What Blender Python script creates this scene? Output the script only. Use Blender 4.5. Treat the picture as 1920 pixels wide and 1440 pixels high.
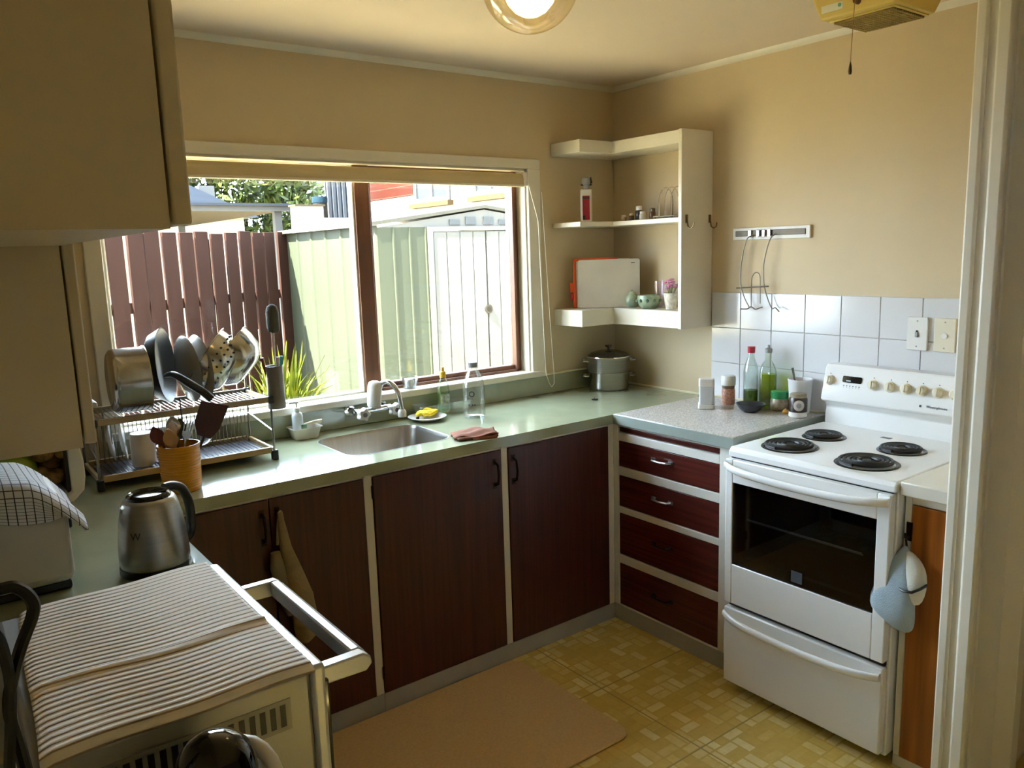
import bpy, bmesh, math, random
from mathutils import Vector, Matrix
PI = math.pi
rnd = random.Random(7)
for o in list(bpy.data.objects):
    bpy.data.objects.remove(o, do_unlink=True)
scene = bpy.context.scene
COL = scene.collection

# ---------------------------------------------------------------- camera, world, sun, exposure
CAM = Vector((-2.8447, -2.9126, 1.5781))
YAW, PITCH, ROLL, FPX = -0.643, -0.1659, -0.0311, 1492.42
fw = Vector((-math.sin(YAW)*math.cos(PITCH), math.cos(YAW)*math.cos(PITCH), math.sin(PITCH)))
rt = Vector((math.cos(YAW), math.sin(YAW), 0)); up = rt.cross(fw)
r2 = rt*math.cos(ROLL)+up*math.sin(ROLL); u2 = -rt*math.sin(ROLL)+up*math.cos(ROLL)
cd = bpy.data.cameras.new('camera'); cam = bpy.data.objects.new('camera', cd); COL.objects.link(cam)
cd.sensor_width = 36; cd.lens = FPX/1920*36; cd.clip_start = .02; cd.clip_end = 200
m = Matrix((r2, u2, -fw)).transposed().to_4x4(); m.translation = CAM
cam.matrix_world = m
scene.camera = cam

SKY = 17.0; SUN = 86.0; BULB = 2.2; EXPOSURE = 1.30
w = bpy.data.worlds.new('sky'); scene.world = w; w.use_nodes = True
nt = w.node_tree; bg = nt.nodes['Background']
sky = nt.nodes.new('ShaderNodeTexSky'); sky.sky_type = 'PREETHAM'; sky.turbidity = 6
sky.sun_direction = Vector((-.57, -.09, .81)).normalized()
mx = nt.nodes.new('ShaderNodeMix'); mx.data_type = 'RGBA'; mx.inputs[0].default_value = .93
nt.links.new(sky.outputs[0], mx.inputs[6]); mx.inputs[7].default_value = (.66, .81, 1.0, 1)
nt.links.new(mx.outputs[2], bg.inputs['Color']); bg.inputs['Strength'].default_value = SKY
sd = bpy.data.lights.new('sun', 'SUN'); sd.energy = SUN; sd.angle = .01; sd.color = (1, .95, .84)
so = bpy.data.objects.new('sun', sd); COL.objects.link(so)
so.rotation_euler = Vector((-.57, -.09, .81)).to_track_quat('Z', 'Y').to_euler()
scene.view_settings.view_transform = 'Standard'; scene.view_settings.look = 'None'
scene.view_settings.gamma = 1; scene.view_settings.exposure = EXPOSURE
scene.view_settings.use_curve_mapping = False
scene.cycles.max_bounces = 10; scene.cycles.diffuse_bounces = 5; scene.cycles.transparent_max_bounces = 16
scene.cycles.caustics_reflective = False; scene.cycles.caustics_refractive = False
scene.cycles.sample_clamp_indirect = 6

# ---------------------------------------------------------------- materials
def lin(c):
    if isinstance(c, str):
        c = c.lstrip('#'); c = [int(c[i:i+2], 16)/255 for i in (0, 2, 4)]
    return tuple((x/12.92 if x <= .04045 else ((x+.055)/1.055)**2.4) for x in c)
MATS = {}
def mat(name, c, rough=.5, metal=0., var=.06, scale=(8, 8, 8), bump=0., bscale=None, spec=.5, coat=0., c2=None, detail=3, k=1.):
    if name in MATS: return MATS[name]
    m = bpy.data.materials.new(name); m.use_nodes = True; n = m.node_tree.nodes; L = m.node_tree.links
    b = n['Principled BSDF']; c = lin(c)
    tc = n.new('ShaderNodeTexCoord'); mp = n.new('ShaderNodeMapping'); mp.inputs['Scale'].default_value = scale
    L.new(tc.outputs['Object'], mp.inputs['Vector'])
    nz = n.new('ShaderNodeTexNoise'); nz.inputs['Scale'].default_value = 1; nz.inputs['Detail'].default_value = detail
    L.new(mp.outputs[0], nz.inputs['Vector'])
    rp = n.new('ShaderNodeValToRGB'); rp.color_ramp.elements[0].position = .3; rp.color_ramp.elements[1].position = .7
    ca = tuple(max(0, x*(1-var))*k for x in c); cb = tuple(x*k for x in lin(c2)) if c2 else tuple(min(1, x*(1+var))*k for x in c)
    rp.color_ramp.elements[0].color = ca+(1,); rp.color_ramp.elements[1].color = cb+(1,)
    L.new(nz.outputs[0], rp.inputs[0]); L.new(rp.outputs[0], b.inputs['Base Color'])
    b.inputs['Roughness'].default_value = rough; b.inputs['Metallic'].default_value = metal
    b.inputs['Specular IOR Level'].default_value = spec; b.inputs['Coat Weight'].default_value = coat
    if bump:
        bn = n.new('ShaderNodeBump'); bn.inputs['Strength'].default_value = bump; bn.inputs['Distance'].default_value = .004
        if bscale:
            n2 = n.new('ShaderNodeTexNoise'); n2.inputs['Scale'].default_value = bscale; L.new(tc.outputs['Object'], n2.inputs['Vector'])
            L.new(n2.outputs[0], bn.inputs['Height'])
        else: L.new(nz.outputs[0], bn.inputs['Height'])
        L.new(bn.outputs[0], b.inputs['Normal'])
    MATS[name] = m; return m
def glass(name, tint=(1, 1, 1), refl=.08, rough=.02):
    if name in MATS: return MATS[name]
    m = bpy.data.materials.new(name); m.use_nodes = True; n = m.node_tree.nodes; L = m.node_tree.links
    n.remove(n['Principled BSDF']); out = n['Material Output']
    t = n.new('ShaderNodeBsdfTransparent'); t.inputs[0].default_value = tuple(tint)+(1,)
    g = n.new('ShaderNodeBsdfGlossy'); g.inputs['Roughness'].default_value = rough; g.inputs[0].default_value = (1, 1, 1, 1)
    lw = n.new('ShaderNodeLayerWeight'); lw.inputs[0].default_value = .35
    mm = n.new('ShaderNodeMath'); mm.operation = 'MULTIPLY_ADD'; mm.inputs[1].default_value = .5; mm.inputs[2].default_value = refl*.4
    L.new(lw.outputs['Fresnel'], mm.inputs[0])
    x = n.new('ShaderNodeMixShader'); L.new(mm.outputs[0], x.inputs[0]); L.new(t.outputs[0], x.inputs[1]); L.new(g.outputs[0], x.inputs[2])
    L.new(x.outputs[0], out.inputs[0]); MATS[name] = m; return m
def emit(name, c, s):
    m = bpy.data.materials.new(name); m.use_nodes = True; n = m.node_tree.nodes
    b = n['Principled BSDF']; b.inputs['Emission Color'].default_value = tuple(c)+(1,); b.inputs['Emission Strength'].default_value = s
    b.inputs['Base Color'].default_value = (1, 1, 1, 1); return m

# ---------------------------------------------------------------- mesh builder
class MB:
    def __init__(s): s.v = []; s.f = []; s.uv = None
    def add(s, vs, fs):
        k = len(s.v); s.v += [Vector(p) for p in vs]; s.f += [[i+k for i in f] for f in fs]; return s
    def box(s, x0, x1, y0, y1, z0, z1):
        x0, x1 = min(x0, x1), max(x0, x1); y0, y1 = min(y0, y1), max(y0, y1); z0, z1 = min(z0, z1), max(z0, z1)
        return s.add([(x0,y0,z0),(x1,y0,z0),(x1,y1,z0),(x0,y1,z0),(x0,y0,z1),(x1,y0,z1),(x1,y1,z1),(x0,y1,z1)],
                     [(0,3,2,1),(4,5,6,7),(0,1,5,4),(1,2,6,5),(2,3,7,6),(3,0,4,7)])
    def prism(s, poly, axis, a, b):
        n = len(poly)
        def P(p, t):
            return {'x': (t, p[0], p[1]), 'y': (p[0], t, p[1]), 'z': (p[0], p[1], t)}[axis]
        vs = [P(p, a) for p in poly]+[P(p, b) for p in poly]
        fs = [list(range(n))[::-1], list(range(n, 2*n))]+[(i, (i+1) % n, (i+1) % n+n, i+n) for i in range(n)]
        return s.add(vs, fs)
    def loft(s, rings, cap=True, closed=False):
        n = len(rings[0]); vs = [p for r in rings for p in r]; fs = []
        m = len(rings)
        for j in range(m if closed else m-1):
            k = (j+1) % m
            fs += [(j*n+i, j*n+(i+1) % n, k*n+(i+1) % n, k*n+i) for i in range(n)]
        if cap and not closed: fs += [list(range(n))[::-1], list(range((m-1)*n, m*n))]
        return s.add(vs, fs)
    def lathe(s, prof, c=(0, 0, 0), n=24, axis='z', sx=1, sy=1, cap=True):
        rings = []
        for r, z in prof:
            ring = []
            for i in range(n):
                a = 2*PI*i/n; x, y = r*math.cos(a)*sx, r*math.sin(a)*sy
                p = {'z': (x, y, z), 'x': (z, x, y), 'y': (y, z, x)}[axis]
                ring.append((c[0]+p[0], c[1]+p[1], c[2]+p[2]))
            rings.append(ring)
        return s.loft(rings, cap)
    def tube(s, pts, r, n=8, closed=False, rs=None):
        pts = [Vector(p) for p in pts]; rings = []; N = len(pts); prev = None
        for i, p in enumerate(pts):
            a = pts[(i-1) % N] if (closed or i > 0) else p; b = pts[(i+1) % N] if (closed or i < N-1) else p
            d = (b-a).normalized()
            if prev is None:
                u = d.orthogonal().normalized()
            else:
                u = (prev-d*prev.dot(d)); u = u.normalized() if u.length > 1e-6 else d.orthogonal().normalized()
            prev = u; v = d.cross(u); R = rs[i] if rs else r
            rings.append([p+(u*math.cos(2*PI*k/n)+v*math.sin(2*PI*k/n))*R for k in range(n)])
        return s.loft(rings, True, closed)
    def sphere(s, c, r, n=16, m=10, sz=1.0):
        return s.lathe([(max(1e-4, r*math.sin(PI*j/m)), -r*sz*math.cos(PI*j/m)) for j in range(m+1)], c, n)
    def grid(s, nu, nv, fn):
        vs = []; uv = []
        for j in range(nv+1):
            for i in range(nu+1):
                vs.append(fn(i/nu, j/nv)); uv.append((i/nu, j/nv))
        fs = [(j*(nu+1)+i, j*(nu+1)+i+1, (j+1)*(nu+1)+i+1, (j+1)*(nu+1)+i) for j in range(nv) for i in range(nu)]
        if s.uv is None and not s.v: s.uv = []
        if s.uv is not None: s.uv += uv
        return s.add(vs, fs)
    def xf(s, M):
        s.v = [M @ p for p in s.v]; return s
    def build(s, name, m, parent=None, world=False, bevel=0., seg=2, solid=0., sub=0, smooth=35, kind=None, label=None):
        me = bpy.data.meshes.new(name)
        off = parent.location if (world and parent is not None) else Vector((0, 0, 0))
        if world and parent is not None and parent.parent is not None: off = off+parent.parent.location
        me.from_pydata([tuple(p-off) for p in s.v], [], s.f)
        bm = bmesh.new(); bm.from_mesh(me); bmesh.ops.recalc_face_normals(bm, faces=bm.faces); bm.to_mesh(me); bm.free()
        if s.uv is not None:
            ul = me.uv_layers.new(name='uv')
            for lp in me.loops: ul.data[lp.index].uv = s.uv[lp.vertex_index]
        if smooth:
            for p in me.polygons: p.use_smooth = True
            me.set_sharp_from_angle(angle=math.radians(smooth))
        me.materials.append(m)
        o = bpy.data.objects.new(name, me); COL.objects.link(o)
        if parent is not None: o.parent = parent
        if solid:
            q = o.modifiers.new('solid', 'SOLIDIFY'); q.thickness = solid; q.offset = 0
        if sub:
            q = o.modifiers.new('sub', 'SUBSURF'); q.levels = sub; q.render_levels = sub
        if bevel:
            q = o.modifiers.new('bevel', 'BEVEL'); q.width = bevel; q.segments = seg; q.limit_method = 'ANGLE'; q.angle_limit = math.radians(40)
        if kind: o['kind'] = kind
        if label: o['label'] = label
        return o
def tag(o, label, cat=None, group=None, kind=None):
    o['label'] = label
    if cat: o['category'] = cat
    if group: o['group'] = group
    if kind: o['kind'] = kind
    return o
def thing(name, label, cat, loc=(0, 0, 0), rz=0, group=None, kind=None):
    o = bpy.data.objects.new(name, None); COL.objects.link(o); o.empty_display_size = .05
    o.location = loc; o.rotation_euler = (0, 0, rz); return tag(o, label, cat, group, kind)
def struct(name, mb, m, label=None, **k):
    o = mb.build(name, m, **k); o['kind'] = 'structure'
    if label: o['label'] = label
    return o
def solo(name, mb, m, label, cat, loc=(0, 0, 0), rot=(0, 0, 0), group=None, **k):
    o = mb.build(name, m, **k); o.location = loc; o.rotation_euler = rot; return tag(o, label, cat, group)
def dup(root, loc, rz=None, label=None):
    r = root.copy(); COL.objects.link(r); r.location = loc
    if rz is not None: r.rotation_euler = (0, 0, rz)
    if label: r['label'] = label
    for ch in list(root.children):
        c = ch.copy(); COL.objects.link(c); c.parent = r
        for g in ch.children:
            d = g.copy(); COL.objects.link(d); d.parent = c
    return r
def text(name, s, size, m, parent, loc, rot, ext=.0004, align='CENTER'):
    c = bpy.data.curves.new(name, 'FONT'); c.body = s; c.size = size; c.extrude = ext; c.align_x = align; c.align_y = 'CENTER'
    c.materials.append(m); o = bpy.data.objects.new(name, c); COL.objects.link(o); o.parent = parent
    o.location = loc; o.rotation_euler = rot
    bpy.context.view_layer.update()
    me = bpy.data.meshes.new_from_object(o.evaluated_get(bpy.context.evaluated_depsgraph_get()))
    q = bpy.data.objects.new(name, me); COL.objects.link(q); q.parent = parent; q.location = loc; q.rotation_euler = rot
    bpy.data.objects.remove(o, do_unlink=True); q.name = name
    return q
def rrect(x0, x1, y0, y1, r, n=5):
    pts = []
    for cx, cy, a0 in ((x1-r, y1-r, 0), (x0+r, y1-r, PI/2), (x0+r, y0+r, PI), (x1-r, y0+r, 1.5*PI)):
        for i in range(n+1):
            a = a0+PI/2*i/n; pts.append((cx+r*math.cos(a), cy+r*math.sin(a)))
    return pts

wallp = mat('wall_paint', '#c8b694', .6, var=.03, scale=(3, 3, 3), bump=.05, bscale=250)
ceilp = mat('ceiling_paint', '#d2c2ac', .7, var=.02, scale=(2, 2, 2))
whitep = mat('white_gloss_paint', '#d9d3c2', .35, var=.03, scale=(6, 6, 6))
creamp = mat('cream_paint', '#dcd2b8', .35, var=.03)
cabp = mat('cabinet_cream', '#c6baa0', .4, var=.03)
sage = mat('sage_laminate', '#979c80', .16, coat=.4, var=.08, scale=(9, 9, 9), detail=6)
speck = mat('speckled_laminate', '#a9a39c', .35, var=.3, scale=(160, 160, 160), c2='#d2cdc6', detail=1)
veneer = mat('mahogany_veneer_upright', '#451e17', .36, var=.35, scale=(90, 90, 2.2), detail=4)
veneerh = mat('mahogany_veneer_flat', '#4f211b', .25, var=.35, scale=(60, 2.5, 90), detail=4)
orangew = mat('orange_wood', '#9a5a20', .35, var=.35, scale=(40, 40, 1.5), detail=4)
brownw = mat('brown_window_timber', '#6e4630', .45, var=.2, scale=(30, 30, 3))
steel = mat('stainless_steel', '#b9b6b0', .18, 1, var=.05, scale=(4, 4, 60))
brushed = mat('brushed_steel', '#aaa7a0', .32, 1, var=.08, scale=(3, 3, 80))
chrome = mat('chrome', '#d5d5d5', .08, 1, var=.02)
wire = mat('steel_wire', '#8f8c86', .25, 1, var=.03)
enamel = mat('white_enamel', '#e6e6e4', .18, var=.01, coat=.3)
black = mat('black_plastic', '#131313', .35, var=.1)
blackg = mat('black_gloss', '#0b0b0c', .08, var=.05, coat=.5)
cast = mat('black_coil', '#161616', .5, var=.2, scale=(40, 40, 40))
whitepl = mat('white_plastic', '#dedbd4', .35, var=.02)
greypl = mat('grey_plastic', '#9a9a98', .4, var=.04)
bronze = mat('dark_bronze', '#2c211a', .35, .7, var=.1)
ceramic = mat('white_ceramic', '#dcd8d2', .15, var=.02)
clear = glass('clear_glass'); pane_m = glass('window_glass', (.93, .95, .94), .03)
plastic_clear = glass('clear_plastic', (.93, .95, .96), .12, .08)

# ---------------------------------------------------------------- the room shell
XW, YS, CZ = -2.97, -4.3, 2.338
def vinyl():
    m = bpy.data.materials.new('vinyl_floor'); m.use_nodes = True; n = m.node_tree.nodes; L = m.node_tree.links
    b = n['Principled BSDF']; tc = n.new('ShaderNodeTexCoord'); sx = n.new('ShaderNodeSeparateXYZ'); L.new(tc.outputs['Object'], sx.inputs[0])
    def M(op, a, bb=None, c=None):
        q = n.new('ShaderNodeMath'); q.operation = op
        for i, v in enumerate((a, bb, c)):
            if v is None: continue
            if isinstance(v, (int, float)): q.inputs[i].default_value = v
            else: L.new(v, q.inputs[i])
        return q.outputs[0]
    s = .076
    u = M('DIVIDE', sx.outputs[0], s); v = M('DIVIDE', sx.outputs[1], s)
    cu, cv = M('FLOOR', u), M('FLOOR', v); par = M('FLOORED_MODULO', M('ADD', cu, cv), 2)
    fu, fv = M('SUBTRACT', u, cu), M('SUBTRACT', v, cv)
    def mixv(a, bb, f): return M('ADD', M('MULTIPLY', a, M('SUBTRACT', 1, f)), M('MULTIPLY', bb, f))
    A2 = M('MULTIPLY', mixv(fu, fv, par), 2); sub = M('FLOOR', A2); fa = M('SUBTRACT', A2, sub); fb = mixv(fv, fu, par)
    def inside(x, e): return M('MULTIPLY', M('GREATER_THAN', x, e), M('LESS_THAN', x, 1-e))
    mask = M('MULTIPLY', inside(fa, .10), inside(fb, .05))
    cb = n.new('ShaderNodeCombineXYZ'); L.new(cu, cb.inputs[0]); L.new(cv, cb.inputs[1]); L.new(sub, cb.inputs[2])
    wn = n.new('ShaderNodeTexWhiteNoise'); L.new(cb.outputs[0], wn.inputs['Vector'])
    nz = n.new('ShaderNodeTexNoise'); nz.inputs['Scale'].default_value = 45; nz.inputs['Detail'].default_value = 5; L.new(tc.outputs['Object'], nz.inputs['Vector'])
    nz2 = n.new('ShaderNodeTexNoise'); nz2.inputs['Scale'].default_value = 3.5; L.new(tc.outputs['Object'], nz2.inputs['Vector'])
    tone = M('MULTIPLY', mask, M('POWER', wn.outputs['Value'], 1.6))
    t2 = M('ADD', M('MULTIPLY', tone, .62), M('MULTIPLY_ADD', nz.outputs[0], .5, -.12)); t2 = M('ADD', t2, M('MULTIPLY_ADD', nz2.outputs[0], .5, -.25))
    seam = M('MULTIPLY', inside(M('FRACT', M('DIVIDE', M('ADD', sx.outputs[0], .1), s*6)), .006), inside(M('FRACT', M('DIVIDE', M('ADD', sx.outputs[1], .04), s*6)), .006))
    rp = n.new('ShaderNodeValToRGB'); e = rp.color_ramp.elements
    e[0].position = .05; e[0].color = lin('#cbaa52')+(1,); e[1].position = .95; e[1].color = lin('#efe2ac')+(1,)
    k = e.new(.35); k.color = lin('#d6ba62')+(1,)
    L.new(t2, rp.inputs[0])
    mx = n.new('ShaderNodeMix'); mx.data_type = 'RGBA'; L.new(seam, mx.inputs[0]); mx.inputs[6].default_value = lin('#a48c48')+(1,); L.new(rp.outputs[0], mx.inputs[7])
    L.new(mx.outputs[2], b.inputs['Base Color']); b.inputs['Roughness'].default_value = .38
    bn = n.new('ShaderNodeBump'); bn.inputs['Strength'].default_value = .25; bn.inputs['Distance'].default_value = .001
    L.new(M('MULTIPLY', mask, seam), bn.inputs['Height']); L.new(bn.outputs[0], b.inputs['Normal'])
    return m
struct('floor', MB().box(XW-.1, 1.0, YS, .0, -.06, 0), vinyl(), 'printed yellow-green vinyl floor in a block pattern')
struct('ceiling', MB().box(XW-.1, 1.0, YS, .15, CZ, CZ+.08), ceilp, 'plain cream ceiling')
WX0, WX1, WZ0, WZ1 = -2.323, -.55, 1.016, 1.940
struct('wall_north', MB().box(XW-.1, WX0, 0, .15, -.06, CZ).box(WX1, .12, 0, .15, -.06, CZ).box(WX0, WX1, 0, .15, WZ1, CZ).box(WX0, WX1, 0, .15, -.06, WZ0-.02), wallp, 'beige painted wall with the wide window over the sink')
we = struct('wall_east', MB().box(0, .12, -1.98, 0, -.06, CZ), wallp, 'cream painted wall behind the stove')
VY0, VY1, VZ0, VZ1 = -3.95, -3.50, 1.45, 1.80    # window added in the west wall, out of view, to let in fill light
struct('wall_west', MB().box(XW-.1, XW, YS, VY0, -.06, CZ).box(XW-.1, XW, VY1, 0, -.06, CZ).box(XW-.1, XW, VY0, VY1, VZ1, CZ).box(XW-.1, XW, VY0, VY1, -.06, VZ0), wallp, 'painted wall at the left behind the wall cupboards')
struct('wall_south', MB().box(XW-.1, 1.0, YS-.1, YS, -.06, CZ), wallp, 'painted wall behind the camera')
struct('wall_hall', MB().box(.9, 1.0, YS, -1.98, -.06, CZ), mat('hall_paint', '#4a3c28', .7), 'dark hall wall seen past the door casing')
struct('wall_partition', MB().box(-.69, .9, -2.06, -1.985, 0, CZ), wallp, 'short wall end beside the narrow cupboard')
# door casing at the end of the partition: bead, groove, flat, jamb, stop
dr = thing('door_1', 'cream painted door casing at the right edge', None, (-.70, -2.06, 0), kind='structure')
MB().box(-.715, -.688, -2.003, -1.975, 0, CZ).build('casing_bead', whitep, dr, True, bevel=.006)
MB().box(-.705, -.688, -2.024, -2.003, 0, CZ).build('casing_groove', whitep, dr, True)
MB().box(-.72, -.688, -2.062, -2.024, 0, CZ).build('casing_flat', whitep, dr, True, bevel=.008)
MB().box(-.69, -.535, -2.066, -2.058, 0, CZ).build('jamb', whitep, dr, True)
MB().box(-.545, -.50, -2.115, -2.06, 0, CZ).build('door_stop', creamp, dr, True, bevel=.003)
# wall tiles on the east wall
T, TY, TZ = .1542, -.6221, 1.3714
tilem = mat('white_wall_tile', '#d3d2d2', .12, var=.02, scale=(3, 3, 3))
MB().box(-.003, 0, -1.98, TY, TZ-3*T-.002, TZ).build('tile_grout', mat('grout', '#cdc8bd', .8), we)
tp = None
for r in range(3):
    for c in range(9):
        y0 = TY-c*T; y1 = max(y0-T, -1.978); wd = y0-y1
        if wd > T-.001 and tp is not None:
            o = tp.copy(); COL.objects.link(o)
        else:
            o = MB().box(-.008, 0, -wd+.0012, -.0012, -T+.0012, -.0012).build('tile', tilem, we, bevel=.0015, seg=2)
            if wd > T-.001: tp = o
        o.location = (-.001, y0, TZ-r*T)
# cornices
cz = CZ
cv = lambda: [(0, cz), (0, cz-.021), (.006, cz-.018), (.018, cz-.006), (.021, cz)]
struct('trim_1', MB().prism([(-a, b) for a, b in cv()], 'x', XW, 0), whitep, 'narrow white cornice above the window wall')
struct('trim_2', MB().prism([(-a, b) for a, b in cv()], 'y', -1.98, 0), whitep, 'narrow white cornice above the stove wall')

# ---------------------------------------------------------------- window
wn = thing('window_1', 'wide white framed kitchen window with brown timber sashes', None, ((WX0+WX1)/2, 0, WZ0), kind='structure')
MB().box(WX0-.055, WX1+.072, -.018, 0, WZ1, WZ1+.043).build('architrave', whitep, wn, True, bevel=.004)
MB().box(WX1, WX1+.072, -.018, 0, .985, WZ1).build('architrave', whitep, wn, True, bevel=.004)
MB().box(WX0-.055, WX0, -.018, 0, .985, WZ1).build('architrave', whitep, wn, True, bevel=.004)
MB().box(WX0, WX0+.008, 0, .15, WZ0, WZ1).box(WX1-.008, WX1, 0, .15, WZ0, WZ1).box(WX0, WX1, 0, .15, WZ1-.008, WZ1).build('reveal', whitep, wn, True)
MB().box(WX0-.055, WX1+.072, -.035, .15, WZ0-.028, WZ0).build('sill', whitep, wn, True, bevel=.005)
def frame(x0, x1, z0, z1, wl, wr, wb, wt, y0, y1):
    return MB().box(x0, x0+wl, y0, y1, z0, z1).box(x1-wr, x1, y0, y1, z0, z1).box(x0+wl, x1-wr, y0, y1, z0, z0+wb).box(x0+wl, x1-wr, y0, y1, z1-wt, z1)
MX = -1.345
MB().box(MX-.033, MX+.033, .05, .11, WZ0, WZ1).build('mullion', brownw, wn, True, bevel=.003)
s1 = frame(MX+.033, WX1-.008, WZ0, WZ1, .01, .034, .03, .03, .06, .10).build('sash', brownw, wn, True, bevel=.003)
MB().box(WX1-.046, WX1-.034, .045, .06, WZ0, WZ1).box(MX+.04, WX1-.034, .045, .06, WZ0, WZ0+.012).build('sash_bead', brownw, wn, True, bevel=.002)
MB().box(MX+.043, WX1-.042, .078, .082, WZ0+.03, WZ1-.03).build('pane', pane_m, wn, True)
frame(WX0+.008, MX-.033, WZ0, WZ1, .014, .008, .008, .02, .06, .10).build('fixed_frame', whitep, wn, True, bevel=.002)
MB().box(WX0+.022, MX-.041, .078, .082, WZ0+.008, WZ1-.02).build('pane', pane_m, wn, True)
ww = thing('fill_window', 'white framed window added in the left wall out of view for fill light', None, (XW, -3.72, VZ0), kind='structure')
MB().box(XW-.08, XW-.03, VY0, VY0+.04, VZ0, VZ1).box(XW-.08, XW-.03, VY1-.04, VY1, VZ0, VZ1).box(XW-.08, XW-.03, VY0+.04, VY1-.04, VZ0, VZ0+.04).box(XW-.08, XW-.03, VY0+.04, VY1-.04, VZ1-.04, VZ1).build('frame', whitep, ww, True)
MB().box(XW-.058, XW-.054, VY0+.04, VY1-.04, VZ0+.04, VZ1-.04).build('pane', pane_m, ww, True)
# rolled blind under the head
bl = thing('roller_blind', 'cream roller blind rolled up under the window head', 'blind', (-1.43, .02, 1.90))
blm = mat('blind_fabric', '#cbb990', .7, var=.03)
MB().lathe([(.027, WX0+.02), (.027, WX1-.03)], (0, .005, 1.893), 20, 'x').build('blind_roll', blm, bl, True)
MB().box(WX0+.02, WX1-.03, -.024, -.020, 1.868, 1.893).build('blind_flap', blm, bl, True)
MB().box(WX0+.02, WX1-.03, -.031, -.013, 1.858, 1.870).build('bottom_bar', mat('blind_bar', '#d8cdb4', .5), bl, True, bevel=.004)
MB().box(WX1-.03, WX1-.010, -.03, .03, 1.862, 1.925).build('bracket', whitepl, bl, True, bevel=.006)
pts = [(WX1-.018, -.036, 1.885)]+[(WX1+.025+.03*t, -.045, 1.885-.88*t) for t in (.2, .5, .8, 1)]
pts += [(WX1+.07, -.05, .955), (WX1+.085, -.05, .935), (WX1+.10, -.05, .95), (WX1+.105, -.045, 1.0)]+[(WX1+.105-.05*t, -.042, 1.0+.88*t) for t in (.25, .6, .95)]
MB().tube(pts, .0018, 6).build('blind_cord', whitepl, bl, True)

# ---------------------------------------------------------------- worktops, upstand
H = .90
wt = thing('worktop', 'long sage green laminate worktop running under the window and round the left wall', 'worktop', (-1.6, -.3, .862))
def slab(outer, hole, z0, z1):
    bm = bmesh.new(); loops = []
    for poly in ([outer, hole] if hole else [outer]):
        vs = [bm.verts.new((x, y, z1)) for x, y in poly]
        loops += [bm.edges.new((vs[i], vs[(i+1) % len(vs)])) for i in range(len(vs))]
    bmesh.ops.triangle_fill(bm, use_beauty=True, edges=loops)
    r = bmesh.ops.extrude_face_region(bm, geom=bm.faces[:])
    for v in [g for g in r['geom'] if isinstance(g, bmesh.types.BMVert)]: v.co.z = z0
    mb = MB(); bm.verts.index_update(); mb.v = [v.co.copy() for v in bm.verts]; mb.f = [[v.index for v in f.verts] for f in bm.faces]; bm.free()
    return mb
SK = (-1.705, -1.29, -.47, -.14)
hole = rrect(*SK, .06)
slab([(-.002, -.002), (XW, -.002), (XW, -1.27), (-2.37, -1.27), (-2.37, -.592), (-.588, -.592), (-.002, -.588)], hole, .862, H).build('top', sage, wt, True, smooth=30)
MB().box(-2.37, -.002, -.014, -.001, H, .988).build('upstand', sage, wt, True, bevel=.003)
bead = mat('bead', '#d9d2b0', .5)
MB().box(WX1+.072, -.002, -.02, -.002, .988, .997).build('upstand_bead', bead, wt, True, bevel=.003)
MB().tube([(-.006, -.02, H+.004), (-.006, -.585, H+.004)], .006, 6).build('sealant_bead', bead, wt, True)
wt2 = thing('worktop', 'grey speckled laminate worktop over the drawers beside the stove', 'worktop', (-.3, -.88, .862))
MB().box(-.588, -.002, -1.190, -.594, .866, H+.004).build('top', speck, wt2, True, bevel=.003)
MB().box(-.595, -.588, -1.192, -.594, .862, H+.003).box(-.595, -.002, -1.197, -1.190, .862, H+.003).build('edging', mat('grey_edging', '#8b948c', .3), wt2, True, bevel=.002)
MB().tube([(-.008, -.6, H+.007), (-.008, -1.18, H+.007)], .006, 6).build('sealant_bead', bead, wt2, True)

# sink
sk = thing('sink', 'rectangular stainless steel sink bowl set into the green worktop', 'sink', (-1.4975, -.305, .74))
def rr(inset, z, r): return [(x, y, z) for x, y in rrect(SK[0]+inset, SK[1]-inset, SK[2]+inset, SK[3]-inset, r)]
MB().loft([rr(-.004, H+.0012, .063), rr(0, H+.001, .06), rr(.006, H-.012, .056), rr(.016, .775, .05), rr(.03, .755, .045), rr(.06, .750, .03), rr(.15, .749, .01)], cap=False).add(rr(.15, .749, .01), [list(range(24))]).build('bowl', mat('sink_steel', '#b5b3ae', .3, 1, var=.08, scale=(60, 4, 4)), sk, True)
MB().lathe([(.034, .750), (.034, .7525), (.026, .7515)], (-1.47, -.30, 0), 24).build('drain', chrome, sk, True)

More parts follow.
